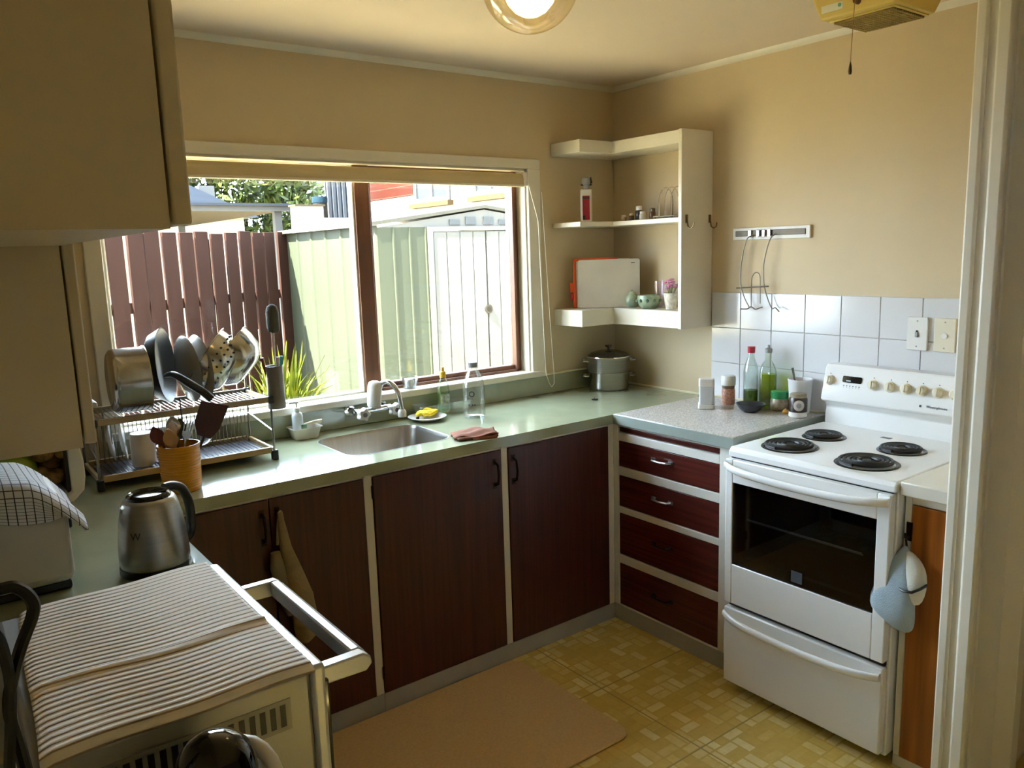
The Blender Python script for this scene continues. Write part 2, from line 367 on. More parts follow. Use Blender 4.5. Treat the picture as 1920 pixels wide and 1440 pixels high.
# ---------------------------------------------------------------- base cupboards
def pull(parent, x, z, mtl=None, horiz=False, y=-.585):
    # bow handle with two feet
    L_ = .045
    if not horiz:
        mb = MB().tube([(x, y, z+L_), (x, y-.02, z+L_*.8), (x, y-.026, z), (x, y-.02, z-L_*.8), (x, y, z-L_)], .005, 8)
        mb.box(x-.008, x+.008, y, y+.004, z+L_-.012, z+L_+.012).box(x-.008, x+.008, y, y+.004, z-L_-.012, z-L_+.012)
    else:
        mb = MB().tube([(y, x+L_, z), (y-.018, x+L_*.8, z), (y-.024, x, z), (y-.018, x-L_*.8, z), (y, x-L_, z)], .0045, 8)
        mb.box(y, y+.004, x+L_-.012, x+L_+.012, z-.007, z+.007).box(y, y+.004, x-L_-.012, x-L_+.012, z-.007, z+.007)
    return mb
FY = -.575
def base_cab(label, x0, x1, doors, posts, hinges):
    c = thing('base_cabinet', label, 'cabinet', ((x0+x1)/2, FY, 0), group='dark red base cupboards under the window')
    MB().box(x0, x1, -.54, -.02, .07, .088).box(x0, x0+.016, -.54, -.02, .088, .86).box(x1-.016, x1, -.54, -.02, .088, .86).box(x0+.016, x1-.016, -.036, -.02, .088, .86).build('carcass', whitep, c, True)
    MB().box(x0, x1, FY-.002, -.54, 0, .070).build('plinth', mat('plinth_paint', '#a8a49b', .45), c, True, bevel=.002)
    MB().box(x0, x1, FY, -.54, .845, .862).build('top_rail', whitep, c, True)
    for a, b in posts: MB().box(a, b, FY-.003, -.54, .07, .862).build('post', whitep, c, True, bevel=.002)
    for a, b, hx in doors:
        d = MB().box(a+.0015, b-.0015, FY-.008, -.545, .073, .851).build('door', veneer, c, True, bevel=.002)
        mb = pull(None, hx, .765, y=FY-.010); mb.build('handle', bronze, d, True)
    for hx in hinges:
        for z in (.80, .15): MB().lathe([(.0045, z-.022), (.0045, z+.022)], (hx, FY-.008, 0), 10).build('hinge', bronze, c, True)
    return c
base_cab('dark red double base cupboard at the left, a bag hanging on one handle', -2.37, -1.691,
         [(-2.345, -2.043, -2.068), (-2.043, -1.722, -2.020)], [(-1.722, -1.691)], [])
base_cab('dark red double base cupboard between the sink and the corner', -1.690, -.576,
         [(-1.690, -1.158, -1.192), (-1.128, -.610, -1.106)], [(-1.158, -1.128), (-.610, -.577)], [-1.692])
# drawer unit
du = thing('drawer_unit', 'white framed unit of four dark red drawers beside the stove', 'drawers', (-.575, -.88, 0))
y0, y1 = -.605, -1.125
MB().box(-.54, -.02, -1.222, -.58, .07, .862).build('carcass', whitep, du, True)
MB().box(-.577, -.54, -1.222, -.577, 0, .070).build('plinth', MATS['plinth_paint'], du, True, bevel=.002)
fr = MB().box(-.578, -.54, -1.222, y1, .07, .862).box(-.578, -.54, y0, -.578, .07, .862)
for a, b in ((.851, .862), (.792, .826), (.645, .681), (.482, .509), (.261, .298), (.068, .074)): fr.box(-.578, -.54, y1, y0, a, b)
fr.build('face_frame', mat('frame_white', '#d5d2c8', .3, var=.02), du, True, bevel=.002)
MB().box(-.570, -.50, y1+.003, y0-.003, .829, .848).build('bread_board_slot', veneerh, du, True, bevel=.002)
for i, (b, t) in enumerate(((.681, .792), (.509, .645), (.298, .482), (.074, .261))):
    d = MB().box(-.575, -.50, y1+.003, y0-.003, b+.002, t-.002).build('drawer', veneerh, du, True, bevel=.002)
    pull(None, (y0+y1)/2+.02, (b+t)/2+.012, horiz=True, y=-.577).build('handle', brushed if i < 2 else bronze, d, True)
# narrow cupboard right of the stove
nc = thing('narrow_cabinet', 'narrow cupboard with an orange wood door between stove and door casing', 'cabinet', (-.61, -1.9, 0))
MB().box(-.60, -.02, -1.975, -1.826, .0, .855).build('carcass', whitep, nc, True)
MB().box(-.628, -.60, -1.975, -1.826, 0, .035).box(-.628, -.60, -1.846, -1.826, .035, .855).box(-.628, -.60, -1.975, -1.846, .828, .855).build('face_frame', whitep, nc, True, bevel=.002)
MB().box(-.632, -.60, -1.975, -1.848, .037, .826).build('door', orangew, nc, True, bevel=.002)
MB().box(-.66, -.02, -1.975, -1.824, .857, .897).build('worktop', mat('cream_laminate', '#d6d0c2', .3, var=.04), nc, True, bevel=.004)
# left-hand base cupboard (under the left arm of the worktop)
lc = thing('base_cabinet', 'base cupboard under the left arm of the green worktop behind the kettle', 'cabinet', (-2.67, -.95, 0))
MB().box(XW+.005, -2.40, -1.265, -.60, .07, .86).box(XW+.005, -2.44, -1.265, -.60, 0, .07).build('carcass', whitep, lc, True)
for a, b in ((-1.25, -.94), (-.93, -.62)):
    d = MB().box(-2.40, -2.385, a, b, .085, .85).build('door', veneer, lc, True, bevel=.002)
    MB().tube([(-2.385, (a+b)/2, .80), (-2.362, (a+b)/2, .79), (-2.362, (a+b)/2, .72), (-2.385, (a+b)/2, .71)], .004, 8).build('handle', bronze, d, True)
# wall cupboards on the left wall
def wallcab(label, y0, y1, z0):
    c = thing('wall_cabinet', label, 'cabinet', (-2.8, (y0+y1)/2, z0))
    MB().box(XW+.002, -2.642, y0, y1, z0, 2.336).build('carcass', cabp, c, True)
    ym = (y0+y1)/2
    for a, b in ((y0+.004, ym-.002), (ym+.002, y1-.004)):
        d = MB().box(-2.638, -2.62, a, b, z0+.004, 2.325).build('door', cabp, c, True, bevel=.003)
        MB().box(-2.62, -2.600, a+.08, a+.17, z0+.05, z0+.06).build('handle', brushed, d, True, bevel=.003)
    return c
wallcab('large cream wall cupboard filling the upper left corner nearest the camera', -2.12, -1.452, 1.608)
wallcab('lower hanging cream wall cupboard behind the first, over the toaster', -1.445, -.75, 1.276)

# ---------------------------------------------------------------- corner shelf
cs = thing('corner_shelf', 'white open corner wall shelf between window and tiles', 'shelf', (-.1, -.1, 1.222))
def lpoly(e=0.): return [(-.002, -.002), (-.40, -.002), (-.40, -.2-e), (-.2-e, -.2-e), (-.2-e, -.596), (-.002, -.596)]
for nm, z0, z1, e in (('top_board', 2.0, 2.055, 0), ('middle_board', 1.676, 1.697, -.003), ('bottom_board', 1.222, 1.298, 0)):
    MB().prism(lpoly(e), 'z', z0, z1).build(nm, whitep, cs, True, bevel=.002)
MB().box(-.203, -.002, -.615, -.596, 1.219, 2.058).build('end_panel', whitep, cs, True, bevel=.002)
for yy in (-.172, -.022):
    MB().tube([(yy, -.616, 1.70), (yy, -.621, 1.675), (yy, -.625, 1.655), (yy, -.64, 1.648), (yy, -.652, 1.655), (yy, -.655, 1.672)], .0028, 8).box(yy-.006, yy+.006, -.619, -.615, 1.672, 1.706).build('hook', mat('hook_bronze', '#6e5a3c', .35, .8), cs, True)

# ---------------------------------------------------------------- stove
SY0, SY1 = -1.235, -1.818
st = thing('electric_stove', 'white freestanding electric stove with four coil rings and a black oven window', 'stove', (-.35, (SY0+SY1)/2, 0))
MB().box(-.655, -.03, SY1, SY0, .03, .868).build('body', enamel, st, True, bevel=.004)
MB().box(-.60, -.08, SY1+.03, SY0-.03, 0, .03).build('plinth', black, st, True)
MB().prism([(-.672, .862), (-.672, .880), (-.660, .895), (-.10, .895), (-.10, .862)], 'y', SY1, SY0).build('hob', enamel, st, True, bevel=.005, seg=3)
bp = [(-.025, .86), (-.095, .86), (-.092, .93), (-.086, .955), (-.098, .972), (-.125, .985), (-.126, .992), (-.098, 1.108), (-.088, 1.118), (-.025, 1.118)]
MB().prism(bp, 'y', SY1+.002, SY0-.002).build('control_panel', enamel, st, True, bevel=.004, seg=2)
# oven door with a window opening
DX0, DX1 = -.69, -.658
DZ0, DZ1 = .343, .858
WY0, WY1, WW0, WW1 = -1.268, -1.775, .487, .778
dmb = MB().box(DX0, DX1, WY0, SY0-.004, DZ0, DZ1).box(DX0, DX1, SY1+.004, WY1, DZ0, DZ1).box(DX0, DX1, WY1, WY0, DZ0, WW0).box(DX0, DX1, WY1, WY0, WW1, DZ1)
od = dmb.build('oven_door', enamel, st, True, bevel=.003)
ovglass = glass('oven_glass', (.5, .53, .56), .06)
MB().box(DX0+.003, DX0+.009, WY1, WY0, WW0, WW1).build('oven_window', ovglass, od, True)
MB().box(-.657, -.655, WY1, WY0, WW0, WW1).box(DX0+.01, DX1, WY1, WY1+.04, WW0, WW1).box(DX0+.01, DX1, WY0-.04, WY0, WW0, WW1).box(DX0+.01, DX1, WY1, WY0, WW0, WW0+.03).build('oven_cavity', mat('oven_dark', '#191a1b', .4), od, True)
rk = MB()
for yy in (0,): rk.tube([(-.672, WY0-.05, .655), (-.672, WY1+.05, .655)], .0028, 6).tube([(-.664, WY0-.05, .648), (-.664, WY1+.05, .648)], .0018, 6)
rk.build('oven_rack', mat('rack_grey', '#c2c2c0', .4), od, True)
eb = MB().box(DX0+.0022, DX0+.0028, -1.540, -1.500, WW0+.012, WW0+.050)
eb.build('energy_sticker', mat('sticker_grey', '#454b52', .5), od, True)
def bowhandle(z, y0, y1, xo):
    n = 24; pts = [(DX0+.004, y0, z)]
    for i in range(n+1):
        t = i/n; e = 1-abs(2*t-1)**6
        pts.append((DX0-.006-xo*e, y0+(y1-y0)*t, z-.012*math.sin(PI*t)))
    pts.append((DX0+.004, y1, z))
    rings = []
    for i, p in enumerate(pts):
        rings.append([(p[0]+.009*math.cos(a), p[1], p[2]+.013*math.sin(a)) for a in [2*PI*k/10 for k in range(10)]])
    return MB().loft(rings)
bowhandle(.838, SY0-.006, SY1+.006, .035).build('oven_handle', enamel, od, True, smooth=60)
dw = MB().box(DX0, DX1, SY1+.004, SY0-.004, .045, .325).build('storage_drawer', enamel, st, True, bevel=.005)
bowhandle(.300, SY0-.008, SY1+.008, .032).build('drawer_handle', enamel, dw, True, smooth=60)
for z0, z1 in ((.325, .345), (.858, .864)): MB().box(-.667, -.655, SY1+.01, SY0-.01, z0, z1).build('shadow_gap', black, st, True)
coils = [(-.527, -1.377, .083), (-.322, -1.377, .064), (-.317, -1.652, .066), (-.540, -1.657, .085)]
for x, y, r in coils:
    MB().lathe([(.0, .8945), (r*.95, .8945), (r, .897), (r+.006, .8985), (r+.010, .8965), (r+.012, .894)], (x, y, 0), 36).build('drip_bowl', mat('drip_bowl_black', '#1d1d1e', .25, .3), st, True)
    turns = 4.5; N = 120
    pts = [(x+(r*.25+r*.72*i/N)*math.cos(2*PI*turns*i/N), y+(r*.25+r*.72*i/N)*math.sin(2*PI*turns*i/N), .904) for i in range(N+1)]
    MB().tube(pts, .0055, 6).lathe([(.001, .903), (r*.16, .903), (r*.16, .906), (.001, .907)], (x, y, 0), 16).build('coil_ring', cast, st, True)
# controls on the sloping face
ca = Vector((-.126, 0, .992)); cb_ = Vector((-.098, 0, 1.108)); cn = Vector((-(cb_-ca).z, 0, (cb_-ca).x)).normalized(); cu_ = (cb_-ca).normalized()
def onpanel(y, t, h=0.): p = ca+cu_*t+cn*h; return Vector((p.x, y, p.z))
knobm = mat('cream_knob', '#d3cbb2', .3)
Rk = Matrix((Vector((0, -1, 0)), cu_, cn)).transposed().to_4x4()
for i, y in enumerate((-1.263, -1.433, -1.496, -1.553, -1.608, -1.663, -1.718)):
    M_ = Matrix.Translation(onpanel(y, .070)) @ Rk
    k = MB().lathe([(.0195, 0), (.0195, .004), (.015, .006), (.0135, .018), (.0115, .020)], (0, 0, 0), 24).box(-.0035, .0035, -.0125, .0125, .018, .0225).xf(M_).build('knob', knobm, st, True, bevel=.0008)
    MB().box(-.0015, .0015, .024, .0275, 0, .0006).xf(M_).build('index_mark', mat('mark_dark', '#4a3a34', .6), st, True)
MD = Matrix.Translation(onpanel(-1.352, .080)) @ Rk
MB().prism(rrect(-.037, .037, -.012, .012, .005), 'z', 0, .003).xf(MD).build('clock_display', blackg, st, True)
MB().box(-.022, -.004, -.008, -.003, .003, .0034).xf(MD).build('clock_digits', mat('digit_grey', '#9fb0b4', .4), st, True)
for i in range(6):
    MB().lathe([(.0022, 0), (.0022, .0015)], (-.030+.012*i, -.024, 0), 8).box(-.032+.012*i, -.029+.012*i, -.031, -.0295, 0, .0004).xf(MD).build('clock_button', mat('mark_grey', '#77706a', .5), st, True)
tx = text('badge_lettering', 'Westinghouse', .012, mat('badge_ink', '#4a4f58', .4), st, (0, 0, 0), (0, 0, 0))
tx.matrix_local = Matrix.Translation(onpanel(-1.665, .018, .0006)-st.location) @ Rk
MB().box(-.048, -.041, -.004, .004, 0, .0006).xf(Matrix.Translation(onpanel(-1.655, .018)) @ Rk).build('badge_emblem', MATS['badge_ink'], st, True)
MB().box(-.20, -.18, -1.55, -1.515, .8952, .8958).build('hob_label', mat('label_dark', '#55555a', .5), st, True)

# ---------------------------------------------------------------- toaster oven on a trolley
tr = thing('trolley', 'low dark trolley carrying the toaster oven at the end of the worktop', 'trolley', (-2.70, -1.82, 0))
MB().box(-2.955, -2.465, -2.30, -1.31, .68, .70).build('top', mat('trolley_top', '#a6a39a', .4), tr, True, bevel=.004)
for x in (-2.93, -2.49):
    for y in (-2.27, -1.34): MB().box(x-.015, x+.015, y-.015, y+.015, 0, .68).build('leg', black, tr, True, bevel=.002)
MB().box(-2.94, -2.48, -2.28, -1.33, .25, .265).build('shelf', black, tr, True)
OX0, OX1, OY0, OY1, OZ = -2.795, -2.43, -1.885, -1.395, .996
ov = thing('toaster_oven', 'silver toaster oven under a striped towel, its bar handle sticking out', 'oven', ((OX0+OX1)/2, (OY0+OY1)/2, .70))
silver = mat('oven_silver', '#9c9a96', .38, .6, var=.05); silverp = mat('silver_plastic', '#c3c4c6', .3, .3)
bd = MB().box(OX0, OX1-.02, OY0, OY1, .715, OZ).build('body', silver, ov, True, bevel=.008, seg=3)
fo = MB().box(OX1-.022, OX1, OY0-.004, OY1+.004, .712, OZ+.004).build('front_frame', silverp, ov, True, bevel=.006, seg=3)
MB().box(OX1, OX1+.010, OY0+.01, OY1-.12, .745, OZ-.03).build('door', blackg, ov, True, bevel=.003)
# U-shaped handle: two arms and a flat bar
hb = MB(); hy0, hy1 = OY0+.02, OY1-.10
HZ = .966
MB().prism([(OX1-.004, HZ+.016), (OX1+.070, HZ+.016), (OX1+.082, HZ+.008), (OX1+.084, HZ-.004), (OX1+.074, HZ-.014), (OX1-.004, HZ-.012)], 'y', hy0-.004, hy0+.018).build('handle_arm', silverp, ov, True, bevel=.003)
MB().prism([(OX1-.004, HZ+.016), (OX1+.070, HZ+.016), (OX1+.082, HZ+.008), (OX1+.084, HZ-.004), (OX1+.074, HZ-.014), (OX1-.004, HZ-.012)], 'y', hy1-.014, hy1+.006).build('handle_arm', silverp, ov, True, bevel=.003)
MB().prism([(OX1+.058, HZ+.016), (OX1+.072, HZ+.016), (OX1+.083, HZ+.008), (OX1+.084, HZ-.004), (OX1+.074, HZ-.014), (OX1+.058, HZ-.012)], 'y', hy0+.018, hy1-.014).build('handle_bar', silverp, ov, True, bevel=.003)
for x in (OX0+.03, OX1-.05):
    for y in (OY0+.04, OY1-.04): MB().lathe([(.014, .70), (.016, .716)], (x, y, 0), 12).build('foot', black, ov, True)
for i in range(17):
    MB().box(-2.50-i*.0145, -2.492-i*.0145, OY0-.0012, OY0+.002, .925, .958).build('vent_slot', black, ov, True)
MB().box(-2.745, -2.484, OY0-.0008, OY0+.001, .918, .965).build('vent_surround', mat('vent_grey', '#84827e', .4, .5), ov, True)
# striped towel on the oven
def stripe_mat(name, base, dark, n, axis, wd, second=None, rough=.85):
    m = bpy.data.materials.new(name); m.use_nodes = True; nn = m.node_tree.nodes; L = m.node_tree.links; b = nn['Principled BSDF']
    uv = nn.new('ShaderNodeUVMap'); sp = nn.new('ShaderNodeSeparateXYZ'); L.new(uv.outputs[0], sp.inputs[0])
    def line(ax, n, wd):
        a = nn.new('ShaderNodeMath'); a.operation = 'MULTIPLY'; a.inputs[1].default_value = n; L.new(sp.outputs[ax], a.inputs[0])
        f = nn.new('ShaderNodeMath'); f.operation = 'FRACT'; L.new(a.outputs[0], f.inputs[0])
        s = nn.new('ShaderNodeMath'); s.operation = 'SUBTRACT'; L.new(f.outputs[0], s.inputs[0]); s.inputs[1].default_value = .5
        ab = nn.new('ShaderNodeMath'); ab.operation = 'ABSOLUTE'; L.new(s.outputs[0], ab.inputs[0])
        r = nn.new('ShaderNodeMapRange'); r.inputs[1].default_value = .5-wd; r.inputs[2].default_value = .5-wd*.55; L.new(ab.outputs[0], r.inputs[0])
        return r.outputs[0]
    f = line(axis, n, wd)
    if second:
        g = line(1-axis, second, wd); q = nn.new('ShaderNodeMath'); q.operation = 'MAXIMUM'; L.new(f, q.inputs[0]); L.new(g, q.inputs[1]); f = q.outputs[0]
    mx = nn.new('ShaderNodeMix'); mx.data_type = 'RGBA'; L.new(f, mx.inputs[0]); mx.inputs[6].default_value = lin(base)+(1,); mx.inputs[7].default_value = lin(dark)+(1,)
    nz = nn.new('ShaderNodeTexNoise'); nz.inputs['Scale'].default_value = 900; bn = nn.new('ShaderNodeBump'); bn.inputs['Strength'].default_value = .3; bn.inputs['Distance'].default_value = .001
    tc = nn.new('ShaderNodeTexCoord'); L.new(tc.outputs['Object'], nz.inputs['Vector']); L.new(nz.outputs[0], bn.inputs['Height']); L.new(bn.outputs[0], b.inputs['Normal'])
    L.new(mx.outputs[2], b.inputs['Base Color']); b.inputs['Roughness'].default_value = rough; b.inputs['Sheen Weight'].default_value = .2
    return m
TX0, TX1, TYa, TYb = OX0-.022, OX1-.020, OY0-.012, OY1+.004
def towelf(u, v):
    xl = OX0+.002+.034*v; x = xl+(TX1-xl)*u+.004*math.sin(5*v+1)*(1 if u < .5 else .5); y = TYa+(TYb-TYa)*v+.004*math.sin(9*u)
    z = OZ+.007+.0011*math.sin(v*2*PI*34)*(.6+.4*math.sin(3*u+2*v))
    z += .006*math.exp(-((v-.36-.03*u)/.022)**2)+.0025*math.sin(3*u+5*v)
    if u < .04: z -= (.04-u)*.10; 
    if v < .03: z -= (.03-v)*.25
    return (x, y, z)
tow = MB().grid(70, 204, towelf)
solo('towel', tow, stripe_mat('striped_towel', '#efe7da', '#a08a6c', 34, 1, .09), 'cream towel with thin brown stripes lying over the toaster oven', 'towel', solid=.004, smooth=60)

# ---------------------------------------------------------------- black domed appliance and cord in the foreground
jr = thing('coffee_grinder', 'white kitchen grinder with a shiny black domed lid in front of the oven', 'grinder', (-2.626, -2.02, .70))
MB().lathe([(.046, 0), (.050, .01), (.052, .12), (.056, .255), (.058, .270), (.054, .276), (.048, .272)], n=32).build('body', whitepl, jr)
MB().lathe([(.047, .268), (.0475, .282), (.046, .297), (.040, .314), (.029, .327), (.014, .335), (.001, .337)], n=32).build('lid', blackg, jr, smooth=60)
MB().tube([Vector(q) for q in ((.030, .046, .286), (.042, .036, .290), (.051, .022, .291), (.058, .008, .287), (.064, -.004, .276), (.068, -.010, .258), (.070, -.012, .20), (.066, -.01, .10), (.048, -.008, .06))], .009, 14).build('handle', whitepl, jr, smooth=80)
cdt = thing('power_cord', 'thick black power cords looping down at the left edge', 'cord', (-2.95, -1.62, 1.1))
YC = -1.62
def pc(x, z, dy=0): return (x, YC+dy, z)
def smoothp(pts, n=6):
    out = []; P = [Vector(p) for p in pts]
    for i in range(len(P)-1):
        p0 = P[max(i-1, 0)]; p1 = P[i]; p2 = P[i+1]; p3 = P[min(i+2, len(P)-1)]
        for k in range(n):
            t = k/n; out.append(.5*((2*p1)+(-p0+p2)*t+(2*p0-5*p1+4*p2-p3)*t*t+(-p0+3*p1-3*p2+p3)*t**3))
    out.append(P[-1]); return out
cordm = mat('black_cord', '#0d0d0e', .4)
MB().tube(smoothp([(-2.965, -1.95, 1.20), (-2.87, -1.965, 1.238), (-2.806, -1.97, 1.250), (-2.790, -1.97, 1.246), (-2.780, -1.97, 1.230), (-2.781, -1.97, 1.214), (-2.795, -1.97, 1.183), (-2.806, -1.97, 1.152), (-2.813, -1.97, 1.117), (-2.808, -1.97, 1.060), (-2.80, -1.98, .95), (-2.80, -1.99, .80), (-2.83, -2.0, .707)]), .0066, 8).build('cord_loop', cordm, cdt, True)
MB().tube(smoothp([(-2.965, -1.99, 1.17), (-2.842, -1.99, 1.228), (-2.817, -1.985, 1.212), (-2.810, -1.985, 1.170), (-2.812, -1.985, 1.128), (-2.821, -1.985, 1.062), (-2.835, -1.99, .95), (-2.85, -1.99, .80), (-2.87, -2.0, .707)]), .0058, 8).build('cord_strand', cordm, cdt, True)
MB().prism([(a, b) for a, b in rrect(-2.03, -1.91, 1.13, 1.24, .006)], 'x', XW+.001, XW+.010).build('socket_plate', whitepl, cdt, True)
MB().lathe([(.020, -2.960), (.022, -2.952), (.016, -2.925), (.009, -2.91)], (0, -1.95, 1.205), 14, 'x').build('plug', black, cdt, True)

# ---------------------------------------------------------------- kettle
kt = thing('electric_kettle', 'brushed steel electric kettle with black handle and open black lid', 'kettle', (-2.475, -1.068, H))
MB().lathe([(.072, 0), (.074, .004), (.074, .018)], n=36).build('base', black, kt)
MB().lathe([(.072, .018), (.0735, .03), (.0715, .07), (.066, .12), (.059, .150), (.056, .160), (.052, .166), (.045, .168)], n=40).build('body', brushed, kt, smooth=50)
MB().lathe([(.047, .166), (.046, .174), (.040, .178), (.036, .176), (.034, .168), (.001, .164)], n=32).build('lid', blackg, kt, smooth=50)
hp = [Vector((.040, .030, .172)), Vector((.062, .042, .170)), Vector((.084, .056, .155)), Vector((.098, .066, .120)), Vector((.100, .068, .075)), Vector((.090, .060, .040)), Vector((.066, .042, .034))]
MB().tube(smoothp(hp, 5), .011, 10).build('handle', black, kt, smooth=60)
MB().loft([[(-.050, -.012, .125), (-.048, .012, .125), (-.044, 0, .10)], [(-.066, -.012, .160), (-.064, .010, .160), (-.056, 0, .13)]]).build('spout', brushed, kt)
tx = text('logo_lettering', 'W', .022, mat('etched', '#55524d', .4, .5), kt, (-.0455, -.0525, .098), (math.radians(84), 0, math.radians(-41)))

# ---------------------------------------------------------------- toaster and check towel
to = thing('toaster', 'white toaster with black base half covered by a check tea towel', 'toaster', (-2.755, -.94, H))
MB().box(-.125, .115, -.125, .125, 0, .022).build('base', black, to, bevel=.006)
MB().prism(rrect(-.135, .122, -.138, .138, .02), 'z', .020, .195).build('body', whitepl, to, bevel=.018, seg=4)
MB().box(-.09, .08, -.06, -.03, .194, .197).box(-.09, .08, .03, .06, .194, .197).build('slot', black, to)
MB().box(.122, .14, -.02, .02, .10, .12).build('lever', black, to, bevel=.004)
def teaf(u, v):
    x = -2.915+.315*u
    drop = max(0, (x+2.70)/.10); zt = 1.135+.018*math.sin(3.2*u+.6)-.085*drop**1.6
    s = v; g = min(1, max(0, (1-u)/.22)); g = g*g*(3-2*g)
    hem = 1.060+.012*math.sin(7*u)+.02*math.sin(PI*min(1, u*1.15))*(1 if u < .87 else 0)
    hem = hem*g+(zt-.030)*(1-g); yf = -1.096*g-1.072*(1-g)
    if s < .3:
        t = s/.3; y = yf+.010*math.sin(9*u)*(1-t)*g; z = hem+(zt-.028-hem)*t
    elif s < .42:
        t = (s-.3)/.12; a = t*PI/2; y = yf+.05*(1-math.cos(a)); z = zt-.028+.028*math.sin(a)
    else:
        t = (s-.42)/.58; y = yf+.05+.24*t; z = zt+.016*math.sin(PI*t)*math.sin(4*u+.5)-.01*t*t
    z = max(z, 1.02)
    return (x, y, z+.003)
solo('tea_towel', MB().grid(48, 60, teaf), stripe_mat('check_cloth', '#dfe2ea', '#2c2b33', 20, 0, .085, 26), 'white tea towel with dark check lines draped over the toaster', 'towel', solid=.002, smooth=60)

# ---------------------------------------------------------------- bread bin with green bowl and bread
bb = thing('bread_bin', 'white round-sided counter bin with dark open front under the wall cupboard', 'bin', (-2.74, -.24, H))
sidep = lambda s: [(s*.205, .0), (s*.225, .0), (s*.241, .06), (s*.244, .11), (s*.238, .17), (s*.222, .25), (s*.205, .25)]
MB().prism([(.19, 0), (.205, 0), (.236, .03), (.243, .07), (.243, .11), (.236, .17), (.222, .26), (.205, .26), (.205, .03), (.19, .022)], 'y', -.13, .12).build('side_panel', whitepl, bb, bevel=.004)
MB().prism([(-.19, 0), (-.205, 0), (-.222, .03), (-.225, .07), (-.225, .11), (-.225, .17), (-.222, .26), (-.205, .26), (-.205, .03), (-.19, .022)], 'y', -.13, .12).build('side_panel', whitepl, bb, bevel=.004)
MB().box(-.19, .19, -.128, .12, 0, .022).build('base', whitepl, bb, bevel=.003)
MB().box(-.205, .205, .10, .12, .022, .26).box(-.205, .205, -.12, .12, .25, .262).box(.196, .205, -.11, .1, .022, .25).box(-.205, -.196, -.11, .1, .022, .25).build('dark_lining', mat('bin_lining', '#3a302a', .5), bb)
solo('bowl', MB().lathe([(.058, 0), (.060, .004), (.060, .06), (.054, .095), (.041, .118), (.022, .132), (.001, .135)], n=28), mat('lime_green', '#8a9a2e', .3), 'upturned lime green bowl inside the white counter bin', 'bowl', (-2.662, -.285, H+.0225), smooth=60)
brd = MB()
for i in range(9):
    brd.sphere((rnd.uniform(-.03, .035), rnd.uniform(-.03, .03), .03+.014*i+rnd.uniform(0, .02)), rnd.uniform(.024, .034), 10, 7, .8)
solo('bread_loaf', brd, mat('brown_crust', '#6b4a26', .7, var=.5, scale=(40, 40, 40), c2='#b08a52'), 'lumpy brown seeded bread inside the bin beside the green bowl', 'bread', (-2.570, -.285, H+.0235))

# ---------------------------------------------------------------- dish rack
RX0, RX1, RY0, RY1 = -2.452, -1.912, -.305, -.065
dr2 = thing('dish_rack', 'two tier steel dish rack with wooden edged trays and black feet', 'dish rack', ((RX0+RX1)/2, (RY0+RY1)/2, H))
woode = mat('rack_wood', '#a58a5c', .5, var=.15, scale=(3, 40, 40))
for x in (RX0, RX1):
    sx = 1 if x == RX0 else -1
    for y in (RY0, RY1):
        MB().tube([(x, y, H+.012), (x, y, 1.125 if y == RY0 else 1.17)], .004, 8).build('post', wire, dr2, True)
        MB().box(x-.010, x+.010, y-.012, y+.012, H, H+.034).build('foot', black, dr2, True, bevel=.003)
        MB().box(x-.009, x+.009, y-.010, y+.010, 1.095, 1.120).build('corner_block', black, dr2, True, bevel=.002)
for nm, z in (('lower_tray', .925), ('upper_tray', 1.098)):
    MB().box(RX0+.01, RX1-.01, RY0-.006, RY0+.006, z, z+.020).box(RX0+.01, RX1-.01, RY1-.006, RY1+.006, z, z+.020).box(RX0-.004, RX0+.006, RY0, RY1, z, z+.016).box(RX1-.006, RX1+.004, RY0, RY1, z, z+.016).build(nm, woode if nm == 'lower_tray' else mat('rack_wood_grey', '#94836a', .45, var=.1, scale=(3, 40, 40)), dr2, True, bevel=.002)
    mb = MB()
    for i in range(34):
        x = RX0+.025+i*.0148; mb.tube([(x, RY0, z+.012), (x, RY1, z+.012)], .0018, 5)
    o = mb.build('tray_wires', wire, dr2, True, kind='stuff')
MB().box(RX0+.02, RX1-.02, RY0+.01, RY1-.01, .922, .929).build('drip_tray', mat('drip_grey', '#5d5c66', .3), dr2, True)
mb = MB()
for i in range(19):
    x = RX0+.03+i*.0266
    mb.tube([(x, RY1-.012, .94), (x, RY1-.012, 1.055), (x+.010, RY1-.012, 1.068), (x+.0135, RY1-.012, 1.055), (x+.0135, RY1-.012, .94)], .0016, 5)
mb.build('plate_prongs', wire, dr2, True, kind='stuff')
MB().tube([(RX1, RY0, 1.0), (RX1, RY1, 1.03)], .003, 6).build('side_rail', wire, dr2, True)
MB().tube([(RX0, RY0, 1.0), (RX0, RY1, 1.03)], .003, 6).build('side_rail', wire, dr2, True)
UZ = 1.112
def rotM(o, loc, axis):  # point local +z along axis
    q = Vector(axis).to_track_quat('Z', 'Y'); o.rotation_mode = 'XYZ'; o.rotation_euler = q.to_euler(); o.location = loc
# saucepan lying on its side
sp = thing('saucepan', 'shiny steel saucepan lying on its side at the left of the top rack tier', 'pan', (-2.355, -.205, UZ+.103))
rotM(sp, (-2.382, -.235, UZ+.106), (.997, -.03, .0))
MB().lathe([(.001, .000), (.088, .000), (.097, .006), (.100, .016), (.100, .096), (.104, .100), (.104, .104), (.098, .104), (.097, .096), (.097, .02), (.085, .006), (.001, .005)], n=44).build('body', steel, sp, smooth=50)
MB().tube([(.098, -.03, .085), (.122, -.026, .085), (.126, 0, .085), (.122, .026, .085), (.098, .03, .085)], .005, 8).build('loop_handle', steel, sp)
